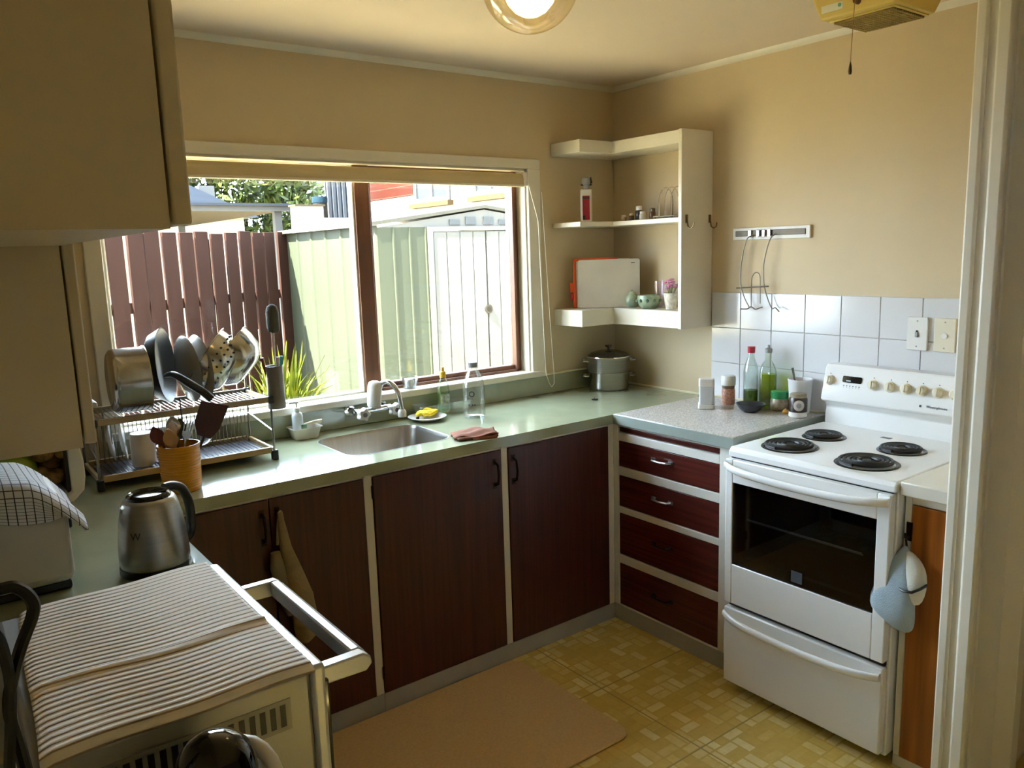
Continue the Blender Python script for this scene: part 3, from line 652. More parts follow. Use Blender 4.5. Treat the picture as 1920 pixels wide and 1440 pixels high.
# frying pan on edge
fp = thing('frying_pan', 'black frying pan standing on edge with its handle pointing down to the crock', 'pan', (-2.21, -.19, 1.23))
rotM(fp, (-2.192, -.140, UZ+.128), (.89, -.45, .06))
MB().lathe([(.001, -.045), (.092, -.045), (.105, -.038), (.125, 0), (.122, 0), (.101, -.034), (.09, -.040), (.001, -.040)], n=44).build('body', mat('pan_black', '#0e0e0f', .42, var=.05), fp, smooth=50)
inv = fp.matrix_basis.inverted() if False else None
bpy.context.view_layer.update()
Mi = fp.matrix_world.inverted()
hpts = [Vector(p) for p in ((-2.232, -.290, 1.225), (-2.218, -.335, 1.232), (-2.185, -.370, 1.205), (-2.150, -.385, 1.175), (-2.128, -.39, 1.150))]
MB().tube([Mi @ p for p in smoothp(hpts, 4)], .01, 10, rs=[.008+.005*min(1, i/8) for i in range(17)]).build('handle', mat('handle_black', '#17191d', .3), fp, smooth=60)
# two plates standing on edge
for k, (x, c2_) in enumerate(((-2.160, 'grey dinner plate standing on edge next to the black frying pan'), (-2.122, 'second grey plate on edge, between the first plate and the steel bowls'))):
    pl = MB().lathe([(.001, 0), (.06, 0), (.075, .006), (.108, .016), (.110, .019), (.106, .020), (.074, .011), (.058, .006), (.001, .006)], n=40).build('dinner_plate', mat('plate_grey', '#8d8880', .25), smooth=50)
    rotM(pl, (x, -.205, UZ+.115), (.99, .10, .06)); tag(pl, c2_, 'plate', 'plates on the top tier of the dish rack')
# colander and bowl tilted
def bowlprof(r, h, t=.002): 
    return [(r*.35, 0), (r*.62, h*.08), (r*.85, h*.35), (r*.97, h*.75), (r, h), (r+.006, h+.001), (r+.006, h+.003), (r-.002, h+.002), (r*.95, h*.75), (r*.83, h*.37), (r*.6, h*.10), (.001, h*.03)]
cl = thing('colander', 'perforated steel colander tilted on the top rack tier', 'colander', (0, 0, 0))
rotM(cl, (-2.006, -.225, UZ+.090), (-.74, .36, .55))
cl.scale = (1.12, 1.12, 1.12)
MB().lathe([(.001, 0)]+bowlprof(.098, .085), n=40).build('body', steel, cl, smooth=50)
hm = MB()
for j, (rr_, zz) in enumerate(((.078, .022), (.088, .040), (.0945, .058))):
    for i in range(26):
        a = 2*PI*(i+.5*j)/26; hm.sphere((rr_*math.cos(a), rr_*math.sin(a), zz), .0034, 6, 4)
hm.build('holes', black, cl, kind='stuff')
bw = solo('mixing_bowl', MB().lathe([(.001, 0)]+bowlprof(.098, .088), n=40), steel, 'polished steel mixing bowl leaning behind the colander at the right end of the rack', 'bowl', smooth=50)
rotM(bw, (-1.936, -.205, UZ+.090), (-.68, .36, .62))
bw.scale = (1.1, 1.1, 1.1)
# cutlery holder on the end of the rack, with brush
ch = solo('cutlery_holder', MB().lathe([(.001, 0), (.029, 0), (.030, .003), (.030, .147), (.028, .147), (.028, .004), (.001, .003)], n=24), mat('holder_steel', '#77706a', .35, .8), 'steel cylinder cutlery holder hung on the right end of the rack', 'holder', (-1.876, -.265, 1.068))
br = thing('bottle_brush', 'long handled bottle brush with a grey foam head standing in the cutlery holder', 'brush', (-1.872, -.262, 1.074))
MB().tube([(0, 0, 0), (.003, 0, .13), (.004, -.004, .27)], .003, 8).build('handle', whitepl, br)
MB().lathe([(.004, .253), (.018, .258), (.0215, .275), (.0215, .325), (.017, .343), (.006, .350), (.001, .351)], (.004, -.005, 0), 20).build('head', mat('foam_grey', '#4b4b46', .9, bump=.4, bscale=400), br, smooth=60)
for k, (dx, dy, tx_, cc, nm, lb) in enumerate(((-.012, .006, -.16, '#7b2a28', 'knife', 'red handled knife standing in the cutlery holder'), (.012, .004, .12, '#2e7d78', 'peeler', 'teal handled peeler standing in the cutlery holder'), (.004, -.013, .05, '#c3b9ad', 'teaspoon', 'pale handled teaspoon standing in the cutlery holder'))):
    solo(nm, MB().tube([(0, 0, 0), (tx_*.09, 0, .11), (tx_*.16, 0, .172)], .005, 8, rs=[.002, .004, .006]), mat('cutlery_'+nm, cc, .4), lb, 'cutlery', (-1.876+dx, -.265+dy, 1.073))
# lower tier
LZ = .9395
mg = thing('mug', 'plain white mug upside down on the lower rack tier', 'mug', (-2.305, -.215, LZ))
MB().lathe([(.036, 0), (.0365, .002), (.037, .098), (.034, .103), (.001, .104)], n=28).build('body', mat('mug_grey', '#c9c0b6', .3), mg, bevel=0)
MB().tube([(.03, .02, .08), (.052, .034, .078), (.056, .037, .055), (.050, .033, .03), (.03, .02, .026)], .005, 8).build('handle', MATS['mug_grey'], mg)
for k, (x, lb) in enumerate(((-2.388, 'small white plate in the lower rack prongs, leftmost of the two'), (-2.352, 'small white plate in the lower rack prongs, nearer the mug'))):
    pl = MB().lathe([(.001, 0), (.035, 0), (.045, .004), (.060, .010), (.062, .012), (.058, .013), (.04, .007), (.001, .006)], n=32).build('side_plate', ceramic, smooth=50)
    rotM(pl, (x, -.12, LZ+.066), (.97, -.2, .1)); tag(pl, lb, 'plate', 'small plates in the lower tier of the dish rack')
gb = solo('glass_bowl', MB().lathe([(.001, .0)]+bowlprof(.046, .05), n=32), plastic_clear, 'small clear glass bowl tipped on the lower rack tier behind the crock', 'bowl', smooth=50)
rotM(gb, (-2.115, -.20, LZ+.05), (-.45, -.6, .66))
solo('spoon_rest', MB().lathe([(.001, 0), (.022, 0), (.03, .012), (.028, .013), (.02, .004), (.001, .003)], n=20, sx=1.3), mat('maroon', '#4a1418', .3), 'small maroon dish on the lower rack tier beside the mug', 'dish', (-2.245, -.265, LZ))

# ---------------------------------------------------------------- utensil crock
cr = thing('utensil_crock', 'mustard yellow ribbed ceramic crock holding cooking utensils', 'crock', (-2.257, -.462, H))
prof = [(.001, 0), (.050, 0), (.0535, .004)]
for i in range(16): prof += [(.0545+.0003*i, .010+i*.0078), (.0558+.0003*i, .0138+i*.0078)]
prof += [(.0605, .138), (.0605, .142), (.056, .142), (.052, .012), (.001, .010)]
MB().lathe(prof, n=40).build('body', mat('mustard_glaze', '#c98a12', .25, var=.06), cr, smooth=28)
def utensil(name, label, cat, bx, by, tipx, tipy, tipz, m_, head, hm_=None, r=.004):
    t = thing(name, label, cat, (-2.257+bx, -.462+by, H+.013), group='utensils in the yellow crock')
    a = Vector((0, 0, 0)); b = Vector((tipx-bx, tipy-by, tipz))
    MB().tube([a, a.lerp(b, .5), b], r, 8).build('handle', m_, t)
    d = (b-a).normalized(); side = d.cross(Vector((.35, 1, 0))).normalized(); nn = d.cross(side)
    if head == 'spoon':
        ring = []
        for j in range(7):
            tt = j/6; ww = .021*math.sin(PI*min(.98, max(.06, tt)))**.7; base = b+d*(.062*tt)
            ring.append([base+side*ww*math.cos(q)+nn*(.004*math.sin(q)+.007*(math.cos(q)**2)*math.sin(PI*tt)) for q in [2*PI*k/12 for k in range(12)]])
        MB().loft(ring).build('bowl', hm_ or m_, t, smooth=60)
    elif head == 'fork':
        mb = MB(); c0 = b+d*.012
        mb.loft([[b+side*s*.006+nn*q*.0015 for s, q in ((-1, -1), (1, -1), (1, 1), (-1, 1))], [c0+side*s*.013+nn*q*.0015 for s, q in ((-1, -1), (1, -1), (1, 1), (-1, 1))], [c0+d*.012+side*s*.013+nn*q*.0015 for s, q in ((-1, -1), (1, -1), (1, 1), (-1, 1))]])
        for s in (-.0115, -.004, .004, .0115): mb.tube([c0+d*.010+side*s, c0+d*.045+side*s], .0017, 6)
        mb.build('tines', hm_ or m_, t)
    elif head == 'turner':
        e = [(-.020, 0), (.020, 0), (.040, .035), (.043, .100), (-.036, .112), (-.034, .035)]
        mb = MB(); mb.loft([[b-d*.02+side*x+d*y+nn*.0025 for x, y in e], [b-d*.02+side*x+d*y-nn*.0025 for x, y in e]])
        mb.build('blade', hm_ or m_, t)
    return t
spwood = mat('spoon_wood', '#b08558', .6, var=.15, scale=(20, 20, 3)); maroon = mat('turner_brown', '#3d1a15', .4)
utensil('spatula', 'dark brown flat turner with the widest blade, leaning right out of the crock', 'utensil', .008, -.008, .078, -.022, .160, maroon, 'turner', maroon)
utensil('wooden_spoon', 'pale wooden spoon low at the left of the yellow crock', 'utensil', .01, -.02, -.022, -.040, .128, spwood, 'spoon')
utensil('serving_spoon', 'steel serving spoon standing in the middle of the crock', 'utensil', .0, .01, -.004, .015, .150, steel, 'spoon')
utensil('serving_fork', 'steel serving fork in the crock beside the steel spoon', 'utensil', -.01, .0, .022, -.006, .140, steel, 'fork')
utensil('ladle', 'maroon handled spoon leaning left in the crock', 'utensil', .012, .012, -.040, .012, .130, mat('ladle_maroon', '#5c2620', .4), 'spoon')
utensil('whisk_spoon', 'dark olive spoon at the back of the crock', 'utensil', -.015, .0, .012, .035, .135, mat('olive_plastic', '#4b4a2c', .45), 'spoon')
utensil('skewer', 'thin black skewer rising straight and tallest from the crock', 'utensil', .02, .01, .022, .020, .265, black, 'none', r=.0018)

# ---------------------------------------------------------------- around the sink
stb = thing('soap_tub', 'small white plastic tub left of the sink', 'tub', (-1.705, -.068, H))
lp = lambda x, y, r, z: [(a, b, z) for a, b in rrect(-x, x, -y, y, r)]
MB().loft([lp(.042, .028, .012, 0), lp(.046, .032, .014, .006), lp(.055, .040, .016, .040), lp(.060, .045, .018, .042), lp(.060, .045, .018, .045), lp(.052, .037, .015, .043), lp(.044, .030, .012, .006)]).build('body', whitepl, stb, smooth=40)
pb = thing('pump_bottle', 'clear pump soap bottle with white pump standing in the tub', 'bottle', (-1.728, -.063, H+.007))
MB().lathe([(.001, 0), (.020, 0), (.021, .003), (.021, .082), (.017, .092), (.009, .096), (.009, .104)], n=24).build('body', mat('soap_clear', '#d3dde4', .15), pb, smooth=45)
MB().lathe([(.012, .098), (.012, .112), (.004, .114), (.004, .128), (.009, .129), (.009, .136), (.001, .137)], n=16).box(-.030, .004, -.004, .004, .129, .136).build('pump', whitepl, pb)
sb = thing('dish_brush', 'cream handled dish brush resting across the white tub', 'brush', (-1.690, -.075, H+.047))
MB().tube([(-.02, .0, .006), (.02, -.005, .012), (.05, -.008, .012)], .006, 8, rs=[.005, .006, .007]).build('handle', mat('brush_cream', '#cfc6a0', .4), sb)
MB().lathe([(.014, -.012), (.014, .004), (.001, .005)], (-.022, 0, .004), 12).build('bristles', mat('bristle_green', '#7d9b7c', .8), sb)
# wall mixer tap
tp_ = thing('faucet', 'wall mounted chrome mixer tap with white handles and a white filter barrel', 'faucet', (-1.42, -.04, .96))
TZc = .968
MB().tube([(-1.50, -.075, TZc), (-1.34, -.075, TZc)], .013, 12).tube([(-1.49, -.012, TZc), (-1.49, -.075, TZc)], .012, 12).tube([(-1.35, -.012, TZc), (-1.35, -.075, TZc)], .012, 12).build('bridge', chrome, tp_, True)
for x in (-1.49, -1.35):
    MB().lathe([(.024, -.012), (.024, -.018), (.015, -.022)], (x, 0, TZc), 20, 'y').build('wall_flange', chrome, tp_, True)
    MB().lathe([(.010, -.128), (.010, -.075)], (x, 0, TZc), 12, 'y').build('spindle', chrome, tp_, True)
    n = 40; rings = []
    for yy, rs_ in ((-.120, .85), (-.126, 1.0), (-.146, 1.0), (-.152, .85)):
        rings.append([(x+rs_*(.024+.0035*math.cos(5*a))*math.cos(a), yy, TZc+rs_*(.024+.0035*math.cos(5*a))*math.sin(a)) for a in [2*PI*k/n for k in range(n)]])
    h = MB().loft(rings).build('handle', whitepl, tp_, True, smooth=40)
    MB().lathe([(.009, -.151), (.009, -.1545), (.001, -.155)], (x, 0, TZc), 16, 'y').build('hot_cold_button', mat('button_dark', '#5a5560', .3), h, True)
MB().tube([(-1.42, -.075, TZc), (-1.412, -.10, TZc+.03), (-1.405, -.115, TZc+.10)], .011, 10).build('riser', chrome, tp_, True)
MB().lathe([(.001, 0), (.022, 0), (.027, .006), (.028, .02), (.028, .085), (.024, .098), (.012, .105), (.001, .106)], n=28).xf(Matrix.Translation((-1.432, -.115, TZc+.018)) @ Matrix.Rotation(.10, 4, 'Y')).build('filter_barrel', whitepl, tp_, True, smooth=45)
MB().tube(smoothp([(-1.405, -.115, TZc+.085), (-1.398, -.13, TZc+.112), (-1.385, -.155, TZc+.118), (-1.372, -.185, TZc+.098), (-1.362, -.20, TZc+.06), (-1.358, -.205, TZc+.01)], 5), .010, 10).build('spout', chrome, tp_, True, smooth=60)
MB().lathe([(.016, 0), (.017, .02), (.011, .03)], (-1.358, -.205, TZc-.018), 16).build('spout_tip', whitepl, tp_, True)
# soap dish on the window sill
sd_ = thing('sill_dish', 'small clear dish on the window sill behind the tap', 'dish', (-1.195, .012, WZ0))
MB().lathe([(.001, 0), (.026, 0), (.034, .03), (.036, .05), (.034, .05), (.025, .004), (.001, .003)], n=24).build('body', plastic_clear, sd_, smooth=45)
MB().box(-.016, .016, -.012, .012, .0035, .04).build('soap_bar', ceramic, sd_, bevel=.006)
# plate with yellow peel
solo('saucer', MB().lathe([(.001, 0), (.045, 0), (.055, .005), (.078, .014), (.080, .017), (.076, .018), (.052, .009), (.001, .007)], n=40), ceramic, 'white saucer with yellow sponges at the back of the sink', 'saucer', (-1.200, -.128, H+.001), smooth=50)
yel = mat('sponge_yellow', '#e5c41f', .8, var=.12, scale=(60, 60, 60), bump=.5, bscale=350)
for k, (x, y, a, s, lb) in enumerate(((-1.215, -.135, .3, 1.0, 'crumpled yellow sponge on the saucer, the left one'), (-1.175, -.115, -.4, .95, 'crumpled yellow sponge on the saucer, the right one'))):
    mb = MB().grid(10, 8, lambda u, v: ((u-.5)*.062*s, (v-.5)*.05*s, .014+.010*math.sin(7*u+3*v+k)*math.sin(5*v+k)+.012*math.sin(PI*u)*math.sin(PI*v)))
    solo('sponge', mb, yel, lb, 'sponge', (x, y, H+.012), (0, 0, a), 'yellow sponges on the saucer', solid=.014, sub=1, smooth=60)
solo('olive', MB().sphere((0, 0, .007), .0075, 12, 8), mat('olive_dark', '#2a1c22', .3), 'small dark olive at the edge of the white saucer', 'olive', (-1.258, -.150, H+.014))
# clear tub behind
ctb = solo('plastic_tub', MB().loft([lp(.115, .030, .014, 0), lp(.118, .033, .015, .004), lp(.130, .042, .018, .050), lp(.134, .046, .018, .051), lp(.134, .046, .018, .053), lp(.128, .040, .017, .051), lp(.116, .031, .014, .005)]), plastic_clear, 'shallow clear plastic tub against the upstand right of the sink', 'tub', (-1.085, -.068, H+.001), smooth=40)
db = thing('detergent_bottle', 'clear detergent bottle with a yellow cap standing in the clear tub', 'bottle', (-1.075, -.062, H+.0075))
MB().lathe([(.001, 0), (.026, 0), (.029, .005), (.029, .09), (.026, .115), (.014, .142), (.012, .150)], n=28, sy=.75).build('body', glass('detergent_clear', (.86, .92, .80), .12, .05), db, smooth=45)
MB().lathe([(.001, .003), (.024, .003), (.026, .08), (.001, .08)], n=24, sy=.72).build('detergent', glass('detergent_liquid', (.74, .86, .62), .05), db, smooth=45)
MB().lathe([(.014, .148), (.013, .172), (.007, .177), (.006, .193), (.001, .194)], n=16).build('cap', mat('cap_yellow', '#d8a91c', .4), db)
MB().grid(10, 4, lambda u, v: (.0295*math.cos(-2.5+1.7*u), .0224*math.sin(-2.5+1.7*u), .03+.05*v)).build('label', mat('label_green', '#9db58a', .5, var=.5, scale=(60, 60, 60), c2='#dfe6d8'), db)
pbt = thing('water_bottle', 'large empty clear plastic bottle with a grey cap at the worktop edge', 'bottle', (-1.030, -.225, H+.001))
MB().lathe([(.001, .002), (.030, 0), (.043, .004), (.046, .015), (.046, .055), (.0445, .06), (.046, .066), (.046, .125), (.043, .15), (.030, .182), (.018, .202), (.016, .214)], n=36).build('body', plastic_clear, pbt, smooth=40)
MB().lathe([(.018, .210), (.0185, .230), (.001, .231)], n=24).build('cap', mat('cap_grey', '#6f6b70', .4), pbt)
mb = MB()
mb.grid(16, 1, lambda u, v: (.0465*math.cos(-2.35+(.008+.004*v)*math.cos(2*PI*u)/.0465), .0465*math.sin(-2.35+(.008+.004*v)*math.cos(2*PI*u)/.0465), .105+(.008+.004*v)*math.sin(2*PI*u)))
mb.build('printed_ring', mat('ink_navy', '#30343f', .5), pbt)
for a in (-2.62, -2.30, -2.1):
    MB().box(-.003, .003, -.0006, .0006, -.003, .003).xf(Matrix.Translation((.0463*math.cos(a), .0463*math.sin(a), .060)) @ Matrix.Rotation(a+PI/2, 4, 'Z')).build('printed_mark', MATS['ink_navy'], pbt)
# brown cloth over the sink edge
def clothf(u, v):
    x = -.085+.165*u; y = -.055+.115*v
    z = .012+.010*math.sin(PI*u)*math.sin(PI*v)+.004*math.sin(9*u+4*v)+.003*math.sin(14*v-5*u)
    if u < .2: z -= .006*(1-u/.2)
    return (x+.02*v, y-.02*u, z)
cc = thing('dish_cloth', 'folded brown dish cloth lying at the front right corner of the sink', 'cloth', (-1.225, -.490, H-.001), -.28)
clm = mat('cloth_brown', '#8c5a44', .9, var=.15, scale=(30, 30, 30), bump=.5, bscale=500)
MB().grid(22, 16, clothf).build('top_fold', clm, cc, solid=.006, smooth=60)
MB().grid(20, 12, lambda u, v: (-.075+.155*u, -.072+.10*v, .006+.003*math.sin(7*u+3*v)+.002*math.sin(11*v))).build('under_fold', mat('cloth_brown_dark', '#77472f', .9, var=.2, bump=.5, bscale=500), cc, solid=.006, smooth=60)
MB().grid(14, 6, lambda u, v: (-.02+.095*u, -.070-.010*math.sin(PI*u)-.008*v, .012-.030*v*math.sin(PI*(.15+.8*u)))).build('hanging_edge', MATS['cloth_brown_dark'], cc, solid=.005, smooth=60)
solo('sink_plug', MB().lathe([(.001, 0), (.014, 0), (.013, .006), (.004, .007), (.001, .010)], n=16), black, 'tiny black plug lying on the green worktop near the pot', 'plug', (-.424, -.301, H+.001))
# steamer pot
pt = thing('steamer_pot', 'two tier stainless steel steamer pot with a glass lid in the worktop corner', 'pot', (-.168, -.128, H+.001))
MB().lathe([(.001, 0), (.088, 0), (.096, .006), (.098, .014), (.101, .078), (.104, .082), (.104, .086), (.098, .086)], n=44).build('lower_pot', steel, pt, smooth=45)
MB().lathe([(.097, .086), (.101, .092), (.103, .150), (.107, .154), (.107, .158), (.100, .158)], n=44).build('steamer_basket', brushed, pt, smooth=45)
MB().lathe([(.104, .158), (.102, .163), (.085, .176), (.05, .186), (.012, .190), (.001, .190)], n=44).build('lid', glass('lid_glass', (.55, .53, .5), .2), pt, smooth=45)
MB().lathe([(.105, .157), (.107, .159), (.106, .163), (.101, .163)], n=44).build('lid_rim', chrome, pt, smooth=45)
MB().lathe([(.005, .189), (.006, .200), (.017, .206), (.017, .213), (.001, .215)], n=20).build('lid_knob', blackg, pt)
for z in (.066, .138):
    for a in (PI*.80, -PI*.20):
        d = Vector((math.cos(a), math.sin(a), 0)); e = Vector((-d.y, d.x, 0))
        MB().tube([d*.100+e*.032+Vector((0, 0, z)), d*.124+e*.028+Vector((0, 0, z+.002)), d*.128+Vector((0, 0, z+.002)), d*.124-e*.028+Vector((0, 0, z+.002)), d*.100-e*.032+Vector((0, 0, z))], .0045, 8).build('loop_handle', steel, pt)

# ---------------------------------------------------------------- things on the corner shelf
MS, BS = 1.698, 1.299
gl = thing('spray_bottle', 'white and red bottle with a black trigger top on the middle shelf board', 'bottle', (-.278, -.105, MS), -.5)
MB().prism(rrect(-.026, .026, -.018, .018, .010), 'z', 0, .150).build('body', whitepl, gl, bevel=.004)
MB().prism(rrect(-.022, .012, -.0195, -.0175, .0008), 'z', .010, .120).build('red_label', mat('label_red', '#9c1c30', .4, var=.2, scale=(30, 30, 12)), gl)
MB().box(-.022, .012, -.0197, -.0177, .105, .116).build('label_band', mat('band_dark', '#2a1a20', .4), gl)
MB().box(-.022, -.010, -.0197, -.0177, .012, .030).build('label_band', MATS['band_dark'], gl)
MB().lathe([(.016, .15), (.015, .168), (.020, .172), (.019, .198), (.010, .205), (.001, .206)], n=16).build('cap', greypl, gl)
MB().box(-.024, .026, -.008, .008, .166, .174).prism([(.018, .172), (.030, .178), (.024, .206), (.014, .198)], 'y', -.006, .006).build('trigger', black, gl, bevel=.002)
for nm, lb, x, y, r, h, cc, tcol in (('salt_shaker', 'tiny white capped jar, leftmost on the middle shelf board', -.11, -.180, .014, .030, '#a88f6a', '#e3ddd0'),
        ('spice_jar', 'tiny dark spice jar second from the left on the middle shelf board', -.10, -.222, .013, .036, '#4b3322', '#c9b899'),
        ('pepper_shaker', 'small dark shaker with a white top in the middle of the middle shelf board', -.10, -.270, .017, .066, '#2f2c28', '#eae6dc'),
        ('egg_cup', 'small white cup beside the dark shaker on the middle shelf board', -.115, -.308, .016, .040, '#dcd6c8', '#dcd6c8'),
        ('spice_jar', 'small brown spice jar next to the wire toast rack', -.09, -.345, .015, .052, '#6e4c2c', '#5b4632')):
    t = thing(nm, lb, 'jar', (x, y, MS))
    MB().lathe([(.001, 0), (r*.9, 0), (r, .003), (r, h*.6), (r*.8, h*.72)], n=18).build('body', mat('jar_'+cc, cc, .3), t)
    MB().lathe([(r*.85, h*.70), (r*.85, h*.95), (r*.6, h), (.001, h)], n=18).build('cap', mat('cap_'+tcol, tcol, .35), t)
tk = thing('toast_rack', 'silver wire toast rack at the right of the middle shelf board', 'rack', (-.105, -.455, MS))
for yy in (-.055, -.02, .015):
    pts = [(-.045, yy, .012)]+[(-.045*math.cos(PI*k/16), yy, .07+.065*math.sin(PI*k/16)) for k in range(17)]+[(.045, yy, .012)]
    MB().tube(pts, .0022, 6).build('arch', chrome, tk)
MB().tube([(-.045, -.07, .010), (-.045, .05, .010)], .003, 6).tube([(.045, -.07, .010), (.045, .05, .010)], .003, 6).tube([(-.045, -.055, .01), (.045, -.055, .01)], .003, 6).build('base_wires', chrome, tk)
for sx in (-.045, .045):
    for yy in (-.068, .048): MB().sphere((sx, yy, .005), .005, 8, 6).build('foot', chrome, tk)
# cutting boards
ob = thing('cutting_board', 'white chopping board with an orange rim standing behind the plain one', 'cutting board', (-.205, -.165, BS), -.62)
MB().prism(rrect(-.150, .115, .0, .228, .012), 'y', .012, .020).build('board', whitepl, ob, bevel=.002)
om = mat('orange_rim', '#e0571c', .4)
MB().box(-.160, -.146, .008, .024, 0, .232).box(-.160, .05, .008, .024, .219, .233).build('rim', om, ob, bevel=.003)
MB().box(-.176, -.158, .010, .022, .075, .12).build('grip', om, ob, bevel=.004)
MB().box(-.174, -.158, .009, .023, .040, .072).build('red_tab', mat('tab_red', '#c01f1d', .4), ob, bevel=.004)
wb = thing('cutting_board', 'plain white plastic chopping board standing in front on the lower shelf board', 'cutting board', (-.205, -.175, BS), -.62)
MB().prism(rrect(-.146, .146, 0, .226, .012), 'y', -.004, .004).build('board', mat('board_white', '#cfc9bd', .45), wb, bevel=.002)
MB().prism(rrect(.104, .122, .205, .2085, .0015), 'y', -.0046, .0046).build('hang_slot', black, wb)
sg = mat('celadon', '#8aa08a', .25, var=.25, scale=(30, 30, 30), c2='#b4c2a6')
c1 = thing('ceramic_jar', 'round pale green ceramic jar on the lower shelf board beside the chopping board', 'jar', (-.13, -.252, BS))
MB().lathe([(.001, 0), (.020, 0), (.030, .012), (.034, .032), (.028, .052), (.016, .062)], n=28).build('body', sg, c1, smooth=50)
MB().lathe([(.018, .061), (.014, .069), (.005, .073), (.006, .080), (.001, .083)], n=20).build('lid', sg, c1, smooth=50)
c2o = thing('ceramic_bowl', 'pale green patterned ceramic bowl in front of the green jar', 'bowl', (-.140, -.368, BS))
c2o.scale = (1.15, 1.15, 1.2)
MB().lathe([(.001, 0), (.026, 0), (.040, .012), (.047, .034), (.044, .050), (.041, .050), (.043, .034), (.036, .014), (.001, .006)], n=32).build('body', sg, c2o, smooth=50)
mb = MB()
for k in range(10):
    a = 2*PI*k/10; mb.sphere((.046*math.cos(a), .046*math.sin(a), .030), .007, 8, 6)
mb.build('flower_relief', mat('celadon_dark', '#5f7a66', .3), c2o)
lem = solo('lime', MB().sphere((0, 0, .021), .021, 14, 10, .9), mat('lime_skin', '#b9b466', .45), 'yellow-green lime behind the pale green bowl', 'fruit', (-.10, -.300, BS+.001))
solo('drinking_glass', MB().lathe([(.001, 0), (.021, 0), (.022, .004), (.026, .120), (.024, .120), (.020, .008), (.001, .006)], n=28), glass('lilac_glass', (.95, .92, .97), .08), 'tall pale drinking glass behind the green bowl', 'glass', (-.075, -.372, BS+.001), smooth=45)
fpt = thing('flower_pot', 'small white pot of pink flowers at the right end of the lower shelf board', 'plant', (-.135, -.497, BS))
MB().lathe([(.001, 0), (.022, 0), (.032, .060), (.034, .072), (.031, .072), (.029, .062), (.001, .058)], n=28).build('pot', mat('pot_pattern', '#cfcabb', .4, var=.3, scale=(50, 50, 50), c2='#e8e3d6'), fpt, smooth=45)
stm = MB(); fl = MB()
for k in range(16):
    a, rr_ = rnd.uniform(0, 2*PI), rnd.uniform(.005, .034); x, y, z = rr_*math.cos(a), rr_*math.sin(a)*1.2+.01, rnd.uniform(.085, .130)
    stm.tube([(x*.3, y*.3, .06), (x, y, z)], .0012, 5)
    for p in range(5):
        q = 2*PI*p/5; fl.sphere((x+.006*math.cos(q), y+.006*math.sin(q), z+.003), .0062, 6, 4, .6)
stm.build('stems', mat('stem_green', '#6d8350', .6), fpt); fl.build('petals', mat('pink_petal', '#d38bb0', .6, var=.15, scale=(60, 60, 60)), fpt)

# ---------------------------------------------------------------- things on the speckled worktop
SPZ = H+.0048
wj = thing('white_jar', 'squarish clear and white jar with a green label at the left of the group', 'jar', (-.232, -.780, SPZ), .68)
MB().prism(rrect(-.041, .041, -.034, .034, .010), 'z', 0, .018).build('base', whitepl, wj, bevel=.003)
MB().prism(rrect(-.038, .038, -.031, .031, .010), 'z', .018, .100).build('body', mat('jar_translucent', '#c9cdd0', .2), wj, bevel=.002)
MB().prism(rrect(-.039, .002, -.032, .032, .010), 'z', .092, .126).build('cap', whitepl, wj, bevel=.004)
MB().prism(rrect(.000, .037, -.030, .030, .008), 'z', .098, .112).build('lid_rim', mat('jar_translucent', '#c9cdd0', .2), wj, bevel=.003)
MB().prism(rrect(.002, .035, -.024, .024, .008), 'z', .108, .1135).build('dark_opening', black, wj)
MB().box(-.026, -.002, -.0318, -.0305, .042, .064).build('green_label', mat('label_leaf', '#5f8a5a', .5, var=.3, scale=(90, 90, 90)), wj)
MB().box(-.034, .030, -.0318, -.0305, .020, .0225).box(.022, .0235, -.0318, -.0305, .024, .09).build('label_line', MATS['ink_navy'], wj)
ps = thing('salt_grinder', 'pink salt grinder with a white cap', 'grinder', (-.108, -.795, SPZ))
MB().lathe([(.001, 0), (.026, 0), (.028, .004), (.028, .060), (.025, .070)], n=28).build('body', mat('pink_salt', '#c98a72', .3, var=.25, scale=(140, 140, 140), c2='#e2b29c'), ps)
MB().lathe([(.0255, .068), (.0265, .080), (.0265, .084)], n=28).build('collar', mat('collar_brown', '#73604f', .4), ps)
MB().lathe([(.030, .082), (.031, .112), (.028, .122), (.001, .124)], n=28).build('cap', whitepl, ps)
rb = thing('glass_bottle', 'tall clear bottle with a red cap and a little green oil in it', 'bottle', (-.088, -.893, SPZ))
MB().lathe([(.001, 0), (.028, 0), (.031, .004), (.031, .150), (.026, .175), (.014, .205), (.0125, .230)], n=32).build('body', glass('bottle_greenish', (.86, .93, .90), .15), rb, smooth=45)
MB().lathe([(.001, .003), (.028, .004), (.028, .070), (.001, .070)], n=28).build('oil', glass('oil_dark', (.32, .40, .05), .05), rb, smooth=45)
MB().lathe([(.015, .226), (.016, .252), (.001, .253)], n=24).build('cap', mat('cap_red', '#b32636', .35), rb)
oil = thing('oil_bottle', 'square glass bottle full of green olive oil behind the dark bowl', 'bottle', (-.068, -.962, SPZ), .68)
MB().loft([[(a, b, z) for a, b in rrect(-s, s, -s, s, s*.4)] for s, z in ((.030, 0), (.034, .004), (.034, .150), (.026, .180), (.013, .198), (.0125, .235))]).build('body', glass('oil_glass', (.88, .94, .86), .12), oil, smooth=40)
MB().loft([[(a, b, z) for a, b in rrect(-s, s, -s, s, s*.4)] for s, z in ((.030, .004), (.0315, .006), (.0315, .142))]).build('oil', glass('oil_green', (.66, .70, .10), .04), oil, smooth=40)
MB().lathe([(.014, .230), (.015, .246), (.006, .250), (.005, .262), (.001, .263)], n=20).build('pourer', greypl, oil)
